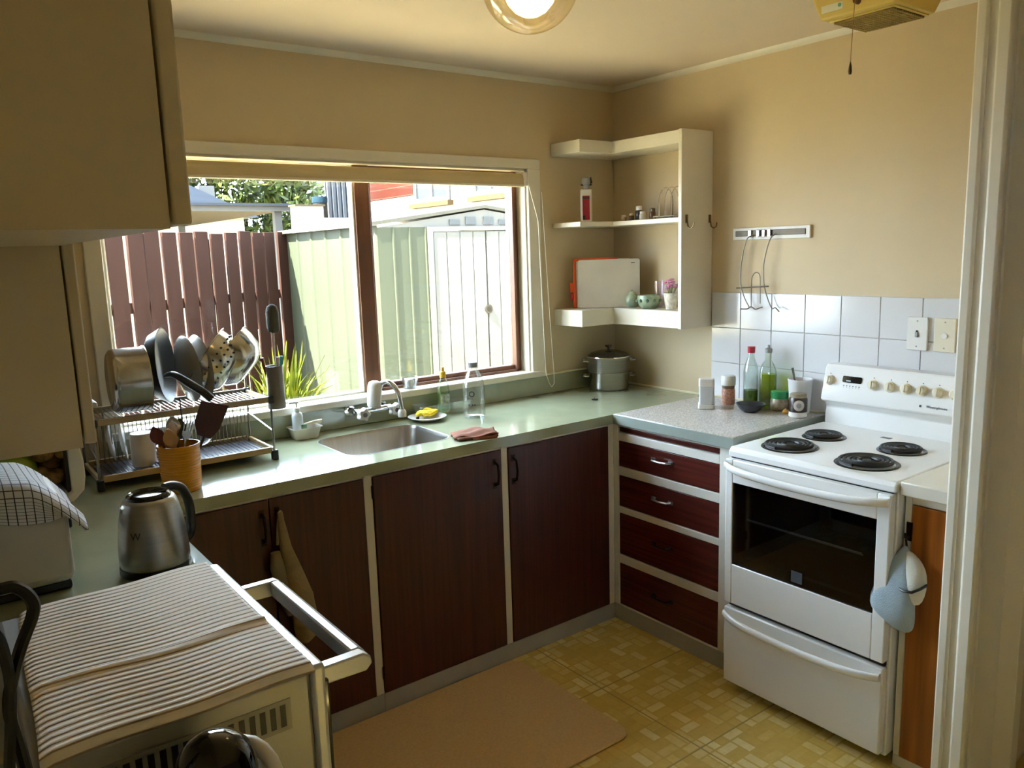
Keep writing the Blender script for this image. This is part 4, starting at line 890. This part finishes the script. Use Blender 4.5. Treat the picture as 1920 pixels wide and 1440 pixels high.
solo('dip_bowl', MB().lathe([(.001, 0), (.028, 0), (.042, .010), (.056, .030), (.059, .034), (.055, .033), (.040, .014), (.001, .006)], n=36), mat('bowl_slate', '#3a3a40', .25, var=.1), 'small dark slate grey bowl in front of the oil bottle', 'bowl', (-.178, -.960, SPZ), smooth=50)
gj = thing('spice_jar', 'squat glass jar with a bright green lid', 'jar', (-.072, -1.022, SPZ))
MB().lathe([(.001, 0), (.032, 0), (.036, .006), (.036, .042), (.031, .052)], n=28).build('body', mat('jar_contents', '#7d6b52', .3, var=.35, scale=(50, 50, 50), c2='#b7aa90'), gj)
MB().lathe([(.034, .050), (.035, .076), (.032, .080), (.001, .081)], n=28).build('lid', mat('lid_green', '#1f7a45', .35), gj)
tb = thing('plastic_tub', 'open white plastic tub with a spoon standing in it next to the stove', 'tub', (-.058, -1.105, SPZ))
MB().lathe([(.001, 0), (.036, 0), (.038, .004), (.046, .128), (.048, .130), (.048, .136), (.044, .136), (.036, .008), (.001, .006)], n=36).build('body', mat('tub_white', '#e3e1df', .35), tb, smooth=45)
MB().lathe([(.001, .100), (.042, .100)], n=24).build('contents', mat('cream_fill', '#d8cfc0', .8), tb)
ts = solo('teaspoon', MB().tube([(0, 0, 0), (-.010, .012, .04), (-.014, .02, .085)], .003, 8, rs=[.003, .0035, .005]), mat('spoon_dull', '#76736f', .3, .9), 'steel teaspoon handle leaning out of the white tub', 'spoon', (-.062, -1.100, SPZ+.095))
cj = thing('coconut_jar', 'dark brown jar with a round white emblem at the end of the speckled worktop', 'jar', (-.135, -1.148, SPZ))
MB().lathe([(.001, 0), (.030, 0), (.034, .004), (.034, .022)], n=32).build('foot_band', mat('band_white', '#d9d7d2', .4), cj)
MB().lathe([(.034, .0225), (.0345, .024), (.0345, .072), (.030, .080)], n=32).build('body', mat('jar_brown', '#33241d', .3), cj)
MB().lathe([(.031, .078), (.031, .090), (.028, .093), (.001, .093)], n=32).build('lid', mat('lid_tan', '#8d826b', .4), cj)
dk = MB(); a0 = math.atan2(-.62, -.78)
for r0, r1, d in ((.0, .021, .0005),):
    dk.grid(24, 3, lambda u, v: (.0352*math.cos(a0+.0001+r1*v*math.cos(2*PI*u)/.0352), .0352*math.sin(a0+r1*v*math.cos(2*PI*u)/.0352), .050+r1*v*math.sin(2*PI*u)))
dk.build('round_emblem', mat('emblem_white', '#cfc9bf', .4), cj)
MB().grid(20, 2, lambda u, v: (.0356*math.cos(a0+.010*v*math.cos(2*PI*u)/.0356), .0356*math.sin(a0+.010*v*math.cos(2*PI*u)/.0356), .050+.010*v*math.sin(2*PI*u))).build('emblem_centre', greypl, cj)
solo('garlic_clove', MB().lathe([(.001, 0), (.011, .001), (.013, .008), (.008, .016), (.001, .022)], n=14), mat('amber', '#c08a2c', .4), 'small amber knob shaped item between the green lidded jar and dark jar', 'food', (-.118, -1.082, SPZ))

# ---------------------------------------------------------------- on the east wall
hr = thing('knife_rail', 'white board with a steel magnetic strip screwed to the wall above the tiles', 'rail', (0, -.915, 1.617))
MB().box(-.012, -.0005, -1.098, -.732, 1.592, 1.642).build('board', whitepl, hr, True, bevel=.002)
MB().box(-.016, -.012, -1.080, -.748, 1.607, 1.630).build('steel_strip', mat('strip_dark', '#6b6353', .5, .15, var=.1, scale=(60, 20, 60)), hr, True, bevel=.002)
for y in (-.825, -.865, -.892, -.918):
    MB().box(-.024, -.016, y-.008, y+.008, 1.602, 1.632).build('clip', chrome, hr, True, bevel=.002)
wh = thing('wire_hanger', 'bent wire holder hanging from the knife rail in front of the tiles', 'holder', (-.03, -.87, 1.31))
wr_ = mat('hanger_wire', '#6a6356', .4, .5)
MB().tube(smoothp([(-.024, -.845, 1.612), (-.03, -.822, 1.600), (-.032, -.806, 1.56), (-.033, -.792, 1.482), (-.033, -.793, 1.404), (-.033, -.815, 1.348), (-.033, -.836, 1.310), (-.040, -.800, 1.305)], 5), .0025, 7).build('left_wire', wr_, wh, True)
MB().tube(smoothp([(-.024, -.955, 1.612), (-.03, -.935, 1.598), (-.032, -.917, 1.55), (-.033, -.904, 1.482), (-.033, -.909, 1.404), (-.033, -.927, 1.352), (-.033, -.948, 1.313), (-.036, -.966, 1.316), (-.044, -.990, 1.302)], 5), .0025, 7).build('right_wire', wr_, wh, True)
MB().tube([(-.034, -.772, 1.392), (-.034, -.930, 1.402)], .003, 7).build('cross_bar', wr_, wh, True)
MB().tube(smoothp([(-.034, -.848, 1.312), (-.034, -.848, 1.42), (-.034, -.856, 1.449), (-.034, -.872, 1.458), (-.034, -.886, 1.449), (-.034, -.890, 1.42), (-.034, -.892, 1.33)], 5), .002, 6).build('centre_loop', wr_, wh, True)
MB().tube(smoothp([(-.036, -.835, 1.309), (-.036, -.850, 1.316), (-.036, -.87, 1.306), (-.036, -.89, 1.312), (-.036, -.905, 1.316)], 4), .0025, 6).build('bottom_wire', wr_, wh, True)
for k, (y, lb) in enumerate(((-1.536, 'white wall switch plate, the one farther from the door casing'), (-1.631, 'cream wall switch plate with a round button beside the door casing'))):
    t = thing('wall_switch', lb, 'switch', (-.010, y, 1.245))
    MB().prism([(a, b) for a, b in rrect(-.036, .036, -.0585, .0585, .004)], 'x', -.010, 0).build('plate', whitepl if k == 0 else creamp, t, bevel=.002)
    if k == 0:
        MB().box(-.016, -.010, -.005, .005, -.012, .006).build('toggle', greypl, t, bevel=.002)
        MB().box(-.0108, -.010, -.004, .004, .006, .012).build('dark_slot', black, t)
    else:
        MB().lathe([(.010, -.014), (.009, -.010)], (0, 0, -.002), 18, 'x').build('button', whitepl, t, bevel=.001)
    for z in (-.045, .045): MB().lathe([(.003, -.011), (.003, -.0095)], (0, 0, z), 8, 'x').build('screw', greypl, t)

# ---------------------------------------------------------------- ceiling lamp and extractor fan
gp = (-1.595, -1.363, 2.2)
lm = thing('ceiling_lamp', 'round clear glass globe ceiling lamp with a glowing bulb', 'lamp', gp)
gm = glass('globe_glass', (1.0, .93, .74), .22, .12)
MB().sphere((0, 0, 0), .117, 40, 26).build('globe', gm, lm, smooth=80)
MB().lathe([(.052, .104), (.056, .112), (.060, .138)], n=28).build('fitting', whitepl, lm)
MB().lathe([(.018, .06), (.020, .115)], n=16).build('lamp_holder', whitepl, lm)
MB().lathe([(.001, -.082), (.020, -.079), (.038, -.069), (.054, -.051), (.064, -.026), (.066, -.004), (.062, .016), (.048, .038), (.030, .054), (.018, .066)], n=32).build('bulb', emit('bulb_glow', (1, .74, .36), BULB), lm, smooth=60)
FZ = 2.24
ef = thing('extractor_fan', 'yellowed ceiling extractor fan box with a bottom grille and pull cord', 'fan', (-.40, -1.553, FZ))
yb = mat('fan_yellow', '#cdb45c', .45, var=.04)
MB().loft([[(-.520, -1.668, FZ), (-.285, -1.668, FZ), (-.285, -1.437, FZ), (-.520, -1.437, FZ)], [(-.535, -1.70, CZ), (-.25, -1.70, CZ), (-.25, -1.400, CZ), (-.535, -1.400, CZ)]]).build('housing', yb, ef, True, bevel=.006, seg=3)
MB().box(-.490, -.292, -1.655, -1.448, FZ-.004, FZ).build('grille_frame', yb, ef, True, bevel=.002)
MB().box(-.480, -.300, -1.645, -1.458, FZ-.0055, FZ-.003).build('grille_dark', mat('grille_brown', '#3a2c14', .8), ef, True)
mb = MB()
for i in range(15): mb.box(-.480+i*.0125, -.4765+i*.0125, -1.645, -1.458, FZ-.0095, FZ-.005)
for i in range(15): mb.box(-.480, -.300, -1.643+i*.0128, -1.6395+i*.0128, FZ-.0095, FZ-.005)
mb.build('grille_bars', mat('grille_gold', '#9c8242', .5), ef, True, kind='stuff')
tl = (-.0153/.098)  # lean of the flared face
MB().loft([[(-.5245, -1.443, FZ+.018), (-.5245, -1.512, FZ+.018), (-.5275, -1.512, FZ+.038), (-.5275, -1.443, FZ+.038)], [(-.521, -1.443, FZ+.018), (-.521, -1.512, FZ+.018), (-.524, -1.512, FZ+.038), (-.524, -1.443, FZ+.038)]]).build('maker_label', mat('sticker', '#d4d3bd', .4), ef, True)
MB().lathe([(.0055, -.5285), (.0055, -.5265), (.001, -.5264)], (0, -1.503, FZ+.030), 12, 'x').build('label_dot', mat('dot_green', '#5f9a7a', .4), ef, True)
MB().lathe([(.008, -.540), (.009, -.522)], (0, -1.560, FZ+.026), 14, 'x').build('cord_guide', mat('guide_brown', '#5a3418', .4), ef, True)
MB().tube([(-.540, -1.560, FZ+.026), (-.540, -1.558, FZ+.01), (-.540, -1.552, 2.09)], .0012, 6).build('pull_cord', mat('cord_tan', '#8d7038', .6), ef, True)
MB().lathe([(.0012, 2.098), (.004, 2.085), (.0055, 2.070), (.004, 2.062), (.001, 2.061)], (-.540, -1.552, 0), 12).build('cord_knob', mat('knob_dark', '#3c2b14', .4), ef, True)

# ---------------------------------------------------------------- glove, bag, floor mat
og = thing('oven_glove', 'blue-grey oven glove hanging from a hook on the orange cupboard door', 'oven glove', (-.66, -1.84, .58))
gm_ = mat('glove_blue', '#9fb0ba', .9, var=.06, scale=(25, 25, 25), bump=.4, bscale=300)
def sect(z, ya, yb_, xa, xb, n=16, ripple=0.):
    yc, xc = (ya+yb_)/2, (xa+xb)/2
    return [(xc+(xb-xa)/2*math.sin(a)+ripple*math.sin(3*a), yc+(yb_-ya)/2*math.cos(a), z) for a in [2*PI*k/n for k in range(n)]]
MB().loft([sect(.708, -1.846, -1.836, -.648, -.640), sect(.685, -1.856, -1.822, -.660, -.638), sect(.640, -1.878, -1.798, -.682, -.638, ripple=.002), sect(.590, -1.885, -1.770, -.694, -.638, ripple=.004), sect(.535, -1.888, -1.752, -.700, -.638, ripple=.004), sect(.505, -1.890, -1.757, -.700, -.638, ripple=.003), sect(.480, -1.888, -1.785, -.694, -.640), sect(.462, -1.880, -1.815, -.682, -.642), sect(.452, -1.868, -1.835, -.668, -.646)]).build('mitten', gm_, og, True, sub=1, smooth=60)
MB().loft([sect(.695, -1.858, -1.842, -.655, -.640), sect(.680, -1.886, -1.848, -.668, -.638), sect(.655, -1.908, -1.852, -.680, -.638), sect(.620, -1.916, -1.852, -.686, -.638), sect(.575, -1.910, -1.850, -.684, -.638), sect(.540, -1.896, -1.848, -.676, -.640)]).build('cuff', mat('glove_inner', '#c9c6b6', .9, bump=.3, bscale=300), og, True, sub=1, smooth=60)
MB().tube([(-.690, -1.852, .592), (-.698, -1.868, .592), (-.696, -1.890, .595), (-.688, -1.908, .608), (-.668, -1.918, .618)], .004, 8).build('black_binding', black, og, True)
MB().tube([(-.642, -1.842, .705), (-.645, -1.841, .725), (-.646, -1.845, .735)], .003, 6).build('hanging_loop', black, og, True)
MB().box(-.636, -.6325, -1.852, -1.836, .720, .775).tube([(-.634, -1.844, .735), (-.648, -1.844, .728), (-.656, -1.844, .735), (-.656, -1.844, .748)], .0035, 8).build('hook', bronze, nc, True)
bgm = mat('bag_beige', '#8f7d58', .8, var=.2, scale=(10, 10, 25), bump=.5, bscale=120)
def bs(z, xa, xb, ya, yb_, rp): return [(x, y, z) for x, y in [((xa+xb)/2+(xb-xa)/2*math.cos(a), (ya+yb_)/2+(yb_-ya)/2*math.sin(a)+rp*math.sin(4*a+z*30)) for a in [2*PI*k/20 for k in range(20)]]]
bg_ = thing('shopping_bag', 'limp beige bag hung on the left base cupboard handle', 'bag', (-2.0, -.62, .38))
MB().loft([bs(.812, -2.030, -2.016, -.622, -.606, 0), bs(.765, -2.032, -2.006, -.626, -.602, .001), bs(.70, -2.030, -1.994, -.632, -.598, .003), bs(.62, -2.028, -1.968, -.640, -.594, .005), bs(.53, -2.020, -1.938, -.648, -.592, .006), bs(.45, -2.012, -1.930, -.650, -.592, .006), bs(.395, -2.004, -1.938, -.640, -.594, .005), bs(.375, -1.99, -1.955, -.628, -.600, .002)]).build('sack', bgm, bg_, True, smooth=60)
MB().loft([bs(.69, -2.060, -2.030, -.620, -.600, 0), bs(.64, -2.066, -2.015, -.630, -.597, .002), bs(.55, -2.050, -1.995, -.634, -.595, .004), bs(.48, -2.030, -1.995, -.630, -.597, .002)]).build('side_fold', mat('bag_shade', '#857a62', .8, var=.2), bg_, True, smooth=60)
MB().tube(smoothp([(-2.035, -.605, .71), (-2.026, -.609, .79), (-2.020, -.614, .815), (-2.014, -.609, .79), (-2.006, -.606, .70)], 5), .005, 8).build('strap', mat('strap_pale', '#b09c70', .8), bg_, True)
mt_ = thing('floor_mat', 'beige rounded floor mat in front of the sink cupboards', 'mat', (-1.62, -.905, 0))
MB().prism(rrect(-2.12, -1.128, -1.222, -.588, .05, 8), 'z', .001, .011).build('mat_body', mat('mat_beige', '#d6b482', .85, var=.07, scale=(120, 120, 120), bump=.35, bscale=600), mt_, True, bevel=.004, seg=2)

# ---------------------------------------------------------------- outdoors
OUT_DIM = .045  # outdoor base colours and their k values darkened to imitate a lower outdoor exposure
def omat(*a, **q):
    q.setdefault('k', OUT_DIM); q.setdefault('spec', .04); return mat(*a, **q)
GZ = -.25
struct('ground', MB().box(-14, 22, -20, 34, GZ-.1, GZ), omat('yard_ground', '#c2ab86', .9, k=1., var=.25, scale=(3, 3, 3), c2='#9c9470'), 'pale yard ground outside the window')
# picket fence
fa, fb_ = Vector((-1.83, 2.6, 0)), Vector((-.31, 3.6, 0)); fd = (fb_-fa).normalized(); fang = math.atan2(fd.y, fd.x)
fe = thing('picket_fence', 'weathered brown picket fence beyond the window', 'fence', (fa.x, fa.y, GZ), fang)
pk = omat('fence_brown', '#8f6050', .75, var=.18, scale=(25, 25, 3))
pm = MB().prism([(-.066, .05), (.066, .05), (.066, 2.03), (-.066, 2.03)], 'y', -.010, .010)
first = None
for i in range(-5, 12):
    x = .058+i*.158
    if first is None: first = o = pm.build('picket', pk, fe, bevel=.003, seg=1)
    else: o = first.copy(); COL.objects.link(o)
    o.location = (x, -.012, rnd.uniform(-.012, .012)); o.rotation_euler = (0, rnd.uniform(-.006, .006), 0)
for z in (.35, 1.50): MB().box(-.9, 1.86, .0, .045, z, z+.07).build('rail', pk, fe)
for x in (-.75, .95): MB().box(x-.045, x+.045, .045, .135, 0, 1.98).build('post', pk, fe)
# garden shed
shx0, shx1, shy0, shy1 = -.262, 1.515, 2.0, 3.62
sh = thing('garden_shed', 'pale green metal garden shed with white double doors and gabled roof', 'shed', (.62, 2.8, GZ))
shm = omat('shed_green', '#a9b396', .5, k=.055, var=.04, scale=(3, 3, 1)); shw = omat('shed_white', '#f6f2e8', .5, k=.055, var=.03)
def corr(x0, y0, x1, y1, z0, z1, n, dep):
    mb = MB(); a = Vector((x0, y0, 0)); b = Vector((x1, y1, 0)); d = (b-a); nn_ = Vector((d.y, -d.x, 0)).normalized(); prof = []
    for i in range(n):
        for f, h in ((0, 0), (.86, 0), (.90, dep), (.96, dep)): prof.append(a+d*((i+f)/n)+nn_*h)
    prof.append(b)
    vs = [(p.x, p.y, z0) for p in prof]+[(p.x, p.y, z1) for p in prof]; k = len(prof)
    return mb.add(vs, [(i, i+1, k+i+1, k+i) for i in range(k-1)])
corr(shx0, shy1, shx0, shy0, GZ, 1.775, 6, .012).build('side_wall', shm, sh, True, smooth=0, solid=.004)
corr(shx0, shy0, .125, shy0, GZ, 1.76, 3, .008).build('front_panel', shm, sh, True, smooth=0, solid=.004)
corr(1.13, shy0, shx1, shy0, GZ, 1.76, 3, .008).build('front_panel', shm, sh, True, smooth=0, solid=.004)
MB().box(shx1-.01, shx1, shy0, shy1, GZ, 1.77).box(shx0, shx1, shy1-.01, shy1, GZ, 1.77).build('back_walls', shm, sh, True)
apx, apz = .626, 1.895
MB().prism([(shx0, 1.76), (shx1, 1.76), (apx, apz-.012)], 'y', shy0-.002, shy0+.02).build('gable', shw, sh, True)
for i, x in enumerate((.36, .50, .66, .80)):
    MB().box(x-.045, x+.045, shy0-.010, shy0-.002, 1.775, 1.812+.02*(1 if i in (1, 2) else 0)).build('gable_vent', omat('vent_blue', '#b9c2c9', .4), sh, True)
MB().box(.125, 1.13, shy0-.022, shy0+.01, 1.735, 1.762).box(.125, .165, shy0-.022, shy0+.01, GZ, 1.735).box(1.09, 1.13, shy0-.022, shy0+.01, GZ, 1.735).build('door_frame', shw, sh, True)
for a, b in ((.168, .622), (.630, 1.087)):
    n = 4; w_ = (b-a)/n
    d = MB().box(a, b, shy0-.010, shy0+.004, GZ+.05, 1.73).build('door', shw, sh, True)
    for i in range(n): MB().box(a+i*w_+.004, a+(i+1)*w_-.004, shy0-.016, shy0-.009, GZ+.06, 1.725).build('door_panel', shw, d, True, bevel=.003, seg=1)
MB().lathe([(.034, -.025), (.032, -.014)], (.626+.0, shy0, 1.153), 20, 'y').build('lock_plate', omat('lock_beige', '#b3a68e', .4), sh, True)
MB().lathe([(.018, -.032), (.016, -.024)], (.626, shy0, 1.153), 14, 'y').build('lock', omat('lock_grey', '#7b7468', .4, .5), sh, True)
rf = MB().loft([[(shx0-.05, shy0-.015, 1.772), (apx, shy0-.015, apz), (shx1+.05, shy0-.015, 1.772), (shx1+.05, shy0-.015, 1.797), (apx, shy0-.015, apz+.022), (shx0-.05, shy0-.015, 1.797)], [(shx0-.05, shy1+.05, 1.772), (apx, shy1+.05, apz), (shx1+.05, shy1+.05, 1.772), (shx1+.05, shy1+.05, 1.797), (apx, shy1+.05, apz+.022), (shx0-.05, shy1+.05, 1.797)]]).build('roof', omat('shed_roof', '#cfcbb9', .5), sh, True, smooth=0)
# flax bush
fx = thing('flax_bush', 'bright green spiky flax bush in front of the fence', 'bush', (-.93, 2.15, GZ))
flm = omat('flax_leaf', k=.09, c='#7f9c1e', rough=.5, var=.35, scale=(9, 9, 9), c2='#bcc832')
first = []
for k in range(240):
    a = rnd.uniform(0, 2*PI); ln = rnd.uniform(.75, 1.05); bend = rnd.uniform(.15, .95); base = Vector((rnd.uniform(-.08, .08), rnd.uniform(-.08, .08), .42))
    d = Vector((math.cos(a), math.sin(a), 0)); s = Vector((-d.y, d.x, 0)); wdt = rnd.uniform(.010, .017)
    c = [base+d*(ln*bend*.62*t**1.5)+Vector((0, 0, ln*(t*(1.02-.25*bend)-.62*bend*t**2.6))) for t in (0, .2, .4, .6, .8, 1)]
    wq = (.6, 1, 1, .85, .55, .04); vs = []
    for p, q in zip(c, wq): vs += [p-s*wdt*q+Vector((0, 0, .004)), p, p+s*wdt*q+Vector((0, 0, .004))]
    fs = []
    for j in range(5): fs += [(3*j, 3*j+1, 3*j+4, 3*j+3), (3*j+1, 3*j+2, 3*j+5, 3*j+4)]
    MB().add(vs, fs).build('leaf', flm, fx, smooth=60)
MB().lathe([(.26, 0), (.24, .2), (.14, .42), (.02, .50)], n=16).build('stump', omat('dead_leaf', '#a8894e', .9, var=.4, scale=(20, 20, 6)), fx)
def leafmass(c, rad, n, seed, size, m_, parent, name='crown'):
    R_ = random.Random(seed); vs = []; fs = []
    for i in range(n):
        v = Vector((R_.gauss(0, 1), R_.gauss(0, 1), R_.gauss(0, 1))).normalized(); rr_ = R_.uniform(.55, 1)**.5
        lump = 1+.22*math.sin(5*v.x+seed)*math.sin(6*v.z+2*v.y+seed)
        p = Vector(c)+Vector((v.x*rad[0], v.y*rad[1], v.z*rad[2]))*rr_*lump
        u = Vector((R_.gauss(0, 1), R_.gauss(0, 1), R_.gauss(0, 1))).normalized(); q = u.orthogonal().normalized(); s = size*R_.uniform(.6, 1.3)
        k = len(vs); vs += [p-u*s, p+q*s*.45, p+u*s, p-q*s*.45]; fs.append((k, k+1, k+2, k+3))
    o = MB().add(vs, fs).build(name, m_, parent, smooth=0, kind='stuff'); return o
lf1 = omat('leaf_green', k=.06, c='#6d8a2c', rough=.6, var=.35, scale=(2, 2, 2), c2='#a5b850'); lf2 = omat('leaf_dark', k=.06, c='#3f5c2a', rough=.6, var=.35, scale=(2, 2, 2), c2='#6d8444')
for (x, y, r, h, m_, lb) in ((1.0, 19.8, 1.7, 3.4, lf2, 'darker green tree behind the far roof, the left one'), (4.3, 17.8, 1.75, 3.5, lf1, 'bright yellow-green tree in the middle behind the carport'), (7.2, 20.0, 1.9, 3.6, lf2, 'dark green tree beside the grey cladding')):
    t = thing('tree', lb, 'tree', (x, y, GZ), group='trees beyond the fence')
    MB().tube([(0, 0, 0), (.05, 0, 1.2), (0, .05, h*.9)], .1, 8, rs=[.14, .10, .06]).build('trunk', omat('bark', '#5a4a38', .9), t)
    leafmass((0, 0, h), (r, r*.8, r*.95), 4200, int(x*10), .15, m_, t)
# carport, distant roof
cp = thing('carport', 'low carport roof with a white fascia and tan underside beyond the fence', 'carport', (.3, 10, GZ))
MB().box(-2.5, 1.50, 8.0, 13, 2.22, 2.24).build('underside', omat('soffit_tan', '#b59c74', .8), cp, True)
MB().box(-2.55, 1.55, 7.96, 8.0, 2.215, 2.28).build('fascia', omat('fascia_white', '#e8e8e8', .5), cp, True)
MB().box(-2.55, 1.55, 7.90, 13, 2.28, 2.315).build('roof_sheet', omat('roof_bluegrey', '#8a93a3', .6), cp, True)
for x in (-2.4, 1.40):
    for y in (8.1, 12.9): MB().box(x-.05, x+.05, y-.05, y+.05, GZ, 2.22).build('post', MATS['fascia_white'], cp, True)
bh = thing('distant_house', 'distant house with a blue-grey gable roof and white chimney', 'house', (1.0, 14, GZ))
MB().box(-.6, 2.75, 13.4, 16.0, GZ, 2.42).build('wall', omat('house_cream', '#cfc6b0', .8, k=.3), bh, True)
MB().prism([(-.8, 2.40), (3.0, 2.40), (1.15, 3.25)], 'y', 13.2, 16.2).build('roof', omat('roof_slate', '#6d7788', .7, k=.12, var=.1, scale=(3, 30, 30)), bh, True, smooth=0)
MB().box(1.95, 2.25, 13.5, 13.75, 2.5, 3.02).build('chimney', MATS['fascia_white'], bh, True)
# white garage wall, tank, grey cladding
gw = thing('white_wall', 'low white rendered garden wall beyond the shed', 'wall', (2.0, 7.4, GZ))
MB().box(1.36, 2.72, 7.3, 7.5, GZ, 2.09).box(1.36, 1.74, 7.3, 7.5, 2.09, 2.24).build('panel', omat('render_white', '#e6e2da', .8, k=.2, var=.03), gw, True)
MB().box(1.34, 1.76, 7.28, 7.52, 2.24, 2.265).build('coping', omat('coping_tan', '#b8a98a', .8), gw, True)
tkk = thing('water_tank', 'grey round tank with a blue lid behind the white wall', 'tank', (1.985, 7.95, GZ))
MB().lathe([(.105, 0), (.10, 2.58)], n=24).build('body', omat('tank_grey', '#837b76', .6), tkk)
MB().lathe([(.108, 2.58), (.112, 2.62), (.108, 2.665), (.001, 2.67)], n=24).build('lid', omat('tank_blue', '#4b7f9c', .5), tkk)
gc = thing('grey_cladding', 'grey upright corrugated iron screen behind the white wall', 'screen', (2.35, 8.1, GZ))
MB().box(2.16, 2.56, 8.12, 8.16, GZ, 2.95).build('frame', omat('cladding_pale', '#a9b0b4', .6), gc, True)
for i in range(5): MB().box(2.17+i*.078, 2.235+i*.078, 8.09, 8.12, GZ, 2.93).build('sheet', omat('cladding_grey', '#9fa8b6', .6, k=.07), gc, True, bevel=.01, seg=1)
nh = thing('neighbour_house', 'neighbouring house with white wall, red brick upper part and white windows', 'house', (4.3, 6.2, GZ))
brk = bpy.data.materials.new('red_brick'); brk.use_nodes = True; brk.node_tree.nodes['Principled BSDF'].inputs['Specular IOR Level'].default_value = .03
_n = brk.node_tree.nodes; _b = _n.new('ShaderNodeTexBrick'); _t = _n.new('ShaderNodeTexCoord'); _m = _n.new('ShaderNodeMapping'); _m.inputs['Rotation'].default_value = (PI/2, 0, PI/2)
brk.node_tree.links.new(_t.outputs['Object'], _m.inputs[0]); brk.node_tree.links.new(_m.outputs[0], _b.inputs['Vector']); brk.node_tree.links.new(_b.outputs[0], _n['Principled BSDF'].inputs['Base Color'])

for _q, _c in (('Color1', '#a8553c'), ('Color2', '#8f4430'), ('Mortar', '#b58a74')): _b.inputs[_q].default_value = tuple(OUT_DIM*1.2*x for x in lin(_c))+(1,)  # brick colours darkened like the other outdoor surfaces, for the lower exposure
_b.inputs['Scale'].default_value = 4
NX = 2.80
MB().box(NX, NX+3, 3.2, 8.6, GZ, 2.36).box(NX, NX+3, 3.2, 6.72, 2.36, 4.2).build('white_wall', MATS['render_white'], nh, True)
MB().box(NX-.01, NX+3, 6.72, 8.6, 2.365, 4.2).build('brick_wall', brk, nh, True)
MB().box(NX-.4, NX+3.3, 3.0, 8.9, 4.2, 4.35).build('roof', MATS['roof_slate'], nh, True)
sillm = omat('sill_yellow', '#c9a878', .7)
for ya, yb_ in ((5.78, 6.66), (4.55, 5.25)):
    f = MB().box(NX-.03, NX+.02, ya, yb_, 2.24, 2.30).box(NX-.03, NX+.02, ya, yb_, 3.28, 3.34).box(NX-.03, NX+.02, ya, ya+.06, 2.30, 3.28).box(NX-.03, NX+.02, yb_-.06, yb_, 2.30, 3.28).box(NX-.03, NX+.02, (ya+yb_)/2-.03, (ya+yb_)/2+.03, 2.30, 3.28).build('window', MATS['fascia_white'], nh, True)
    for q0, q1 in ((ya+.06, (ya+yb_)/2-.03), ((ya+yb_)/2+.03, yb_-.06)): MB().box(NX-.012, NX-.004, q0, q1, 2.30, 3.28).build('pane', omat('far_glass', '#8d9aa6', .1), f, True)
    MB().box(NX-.09, NX, ya-.05, yb_+.05, 2.175, 2.235).build('window_ledge', sillm, nh, True)
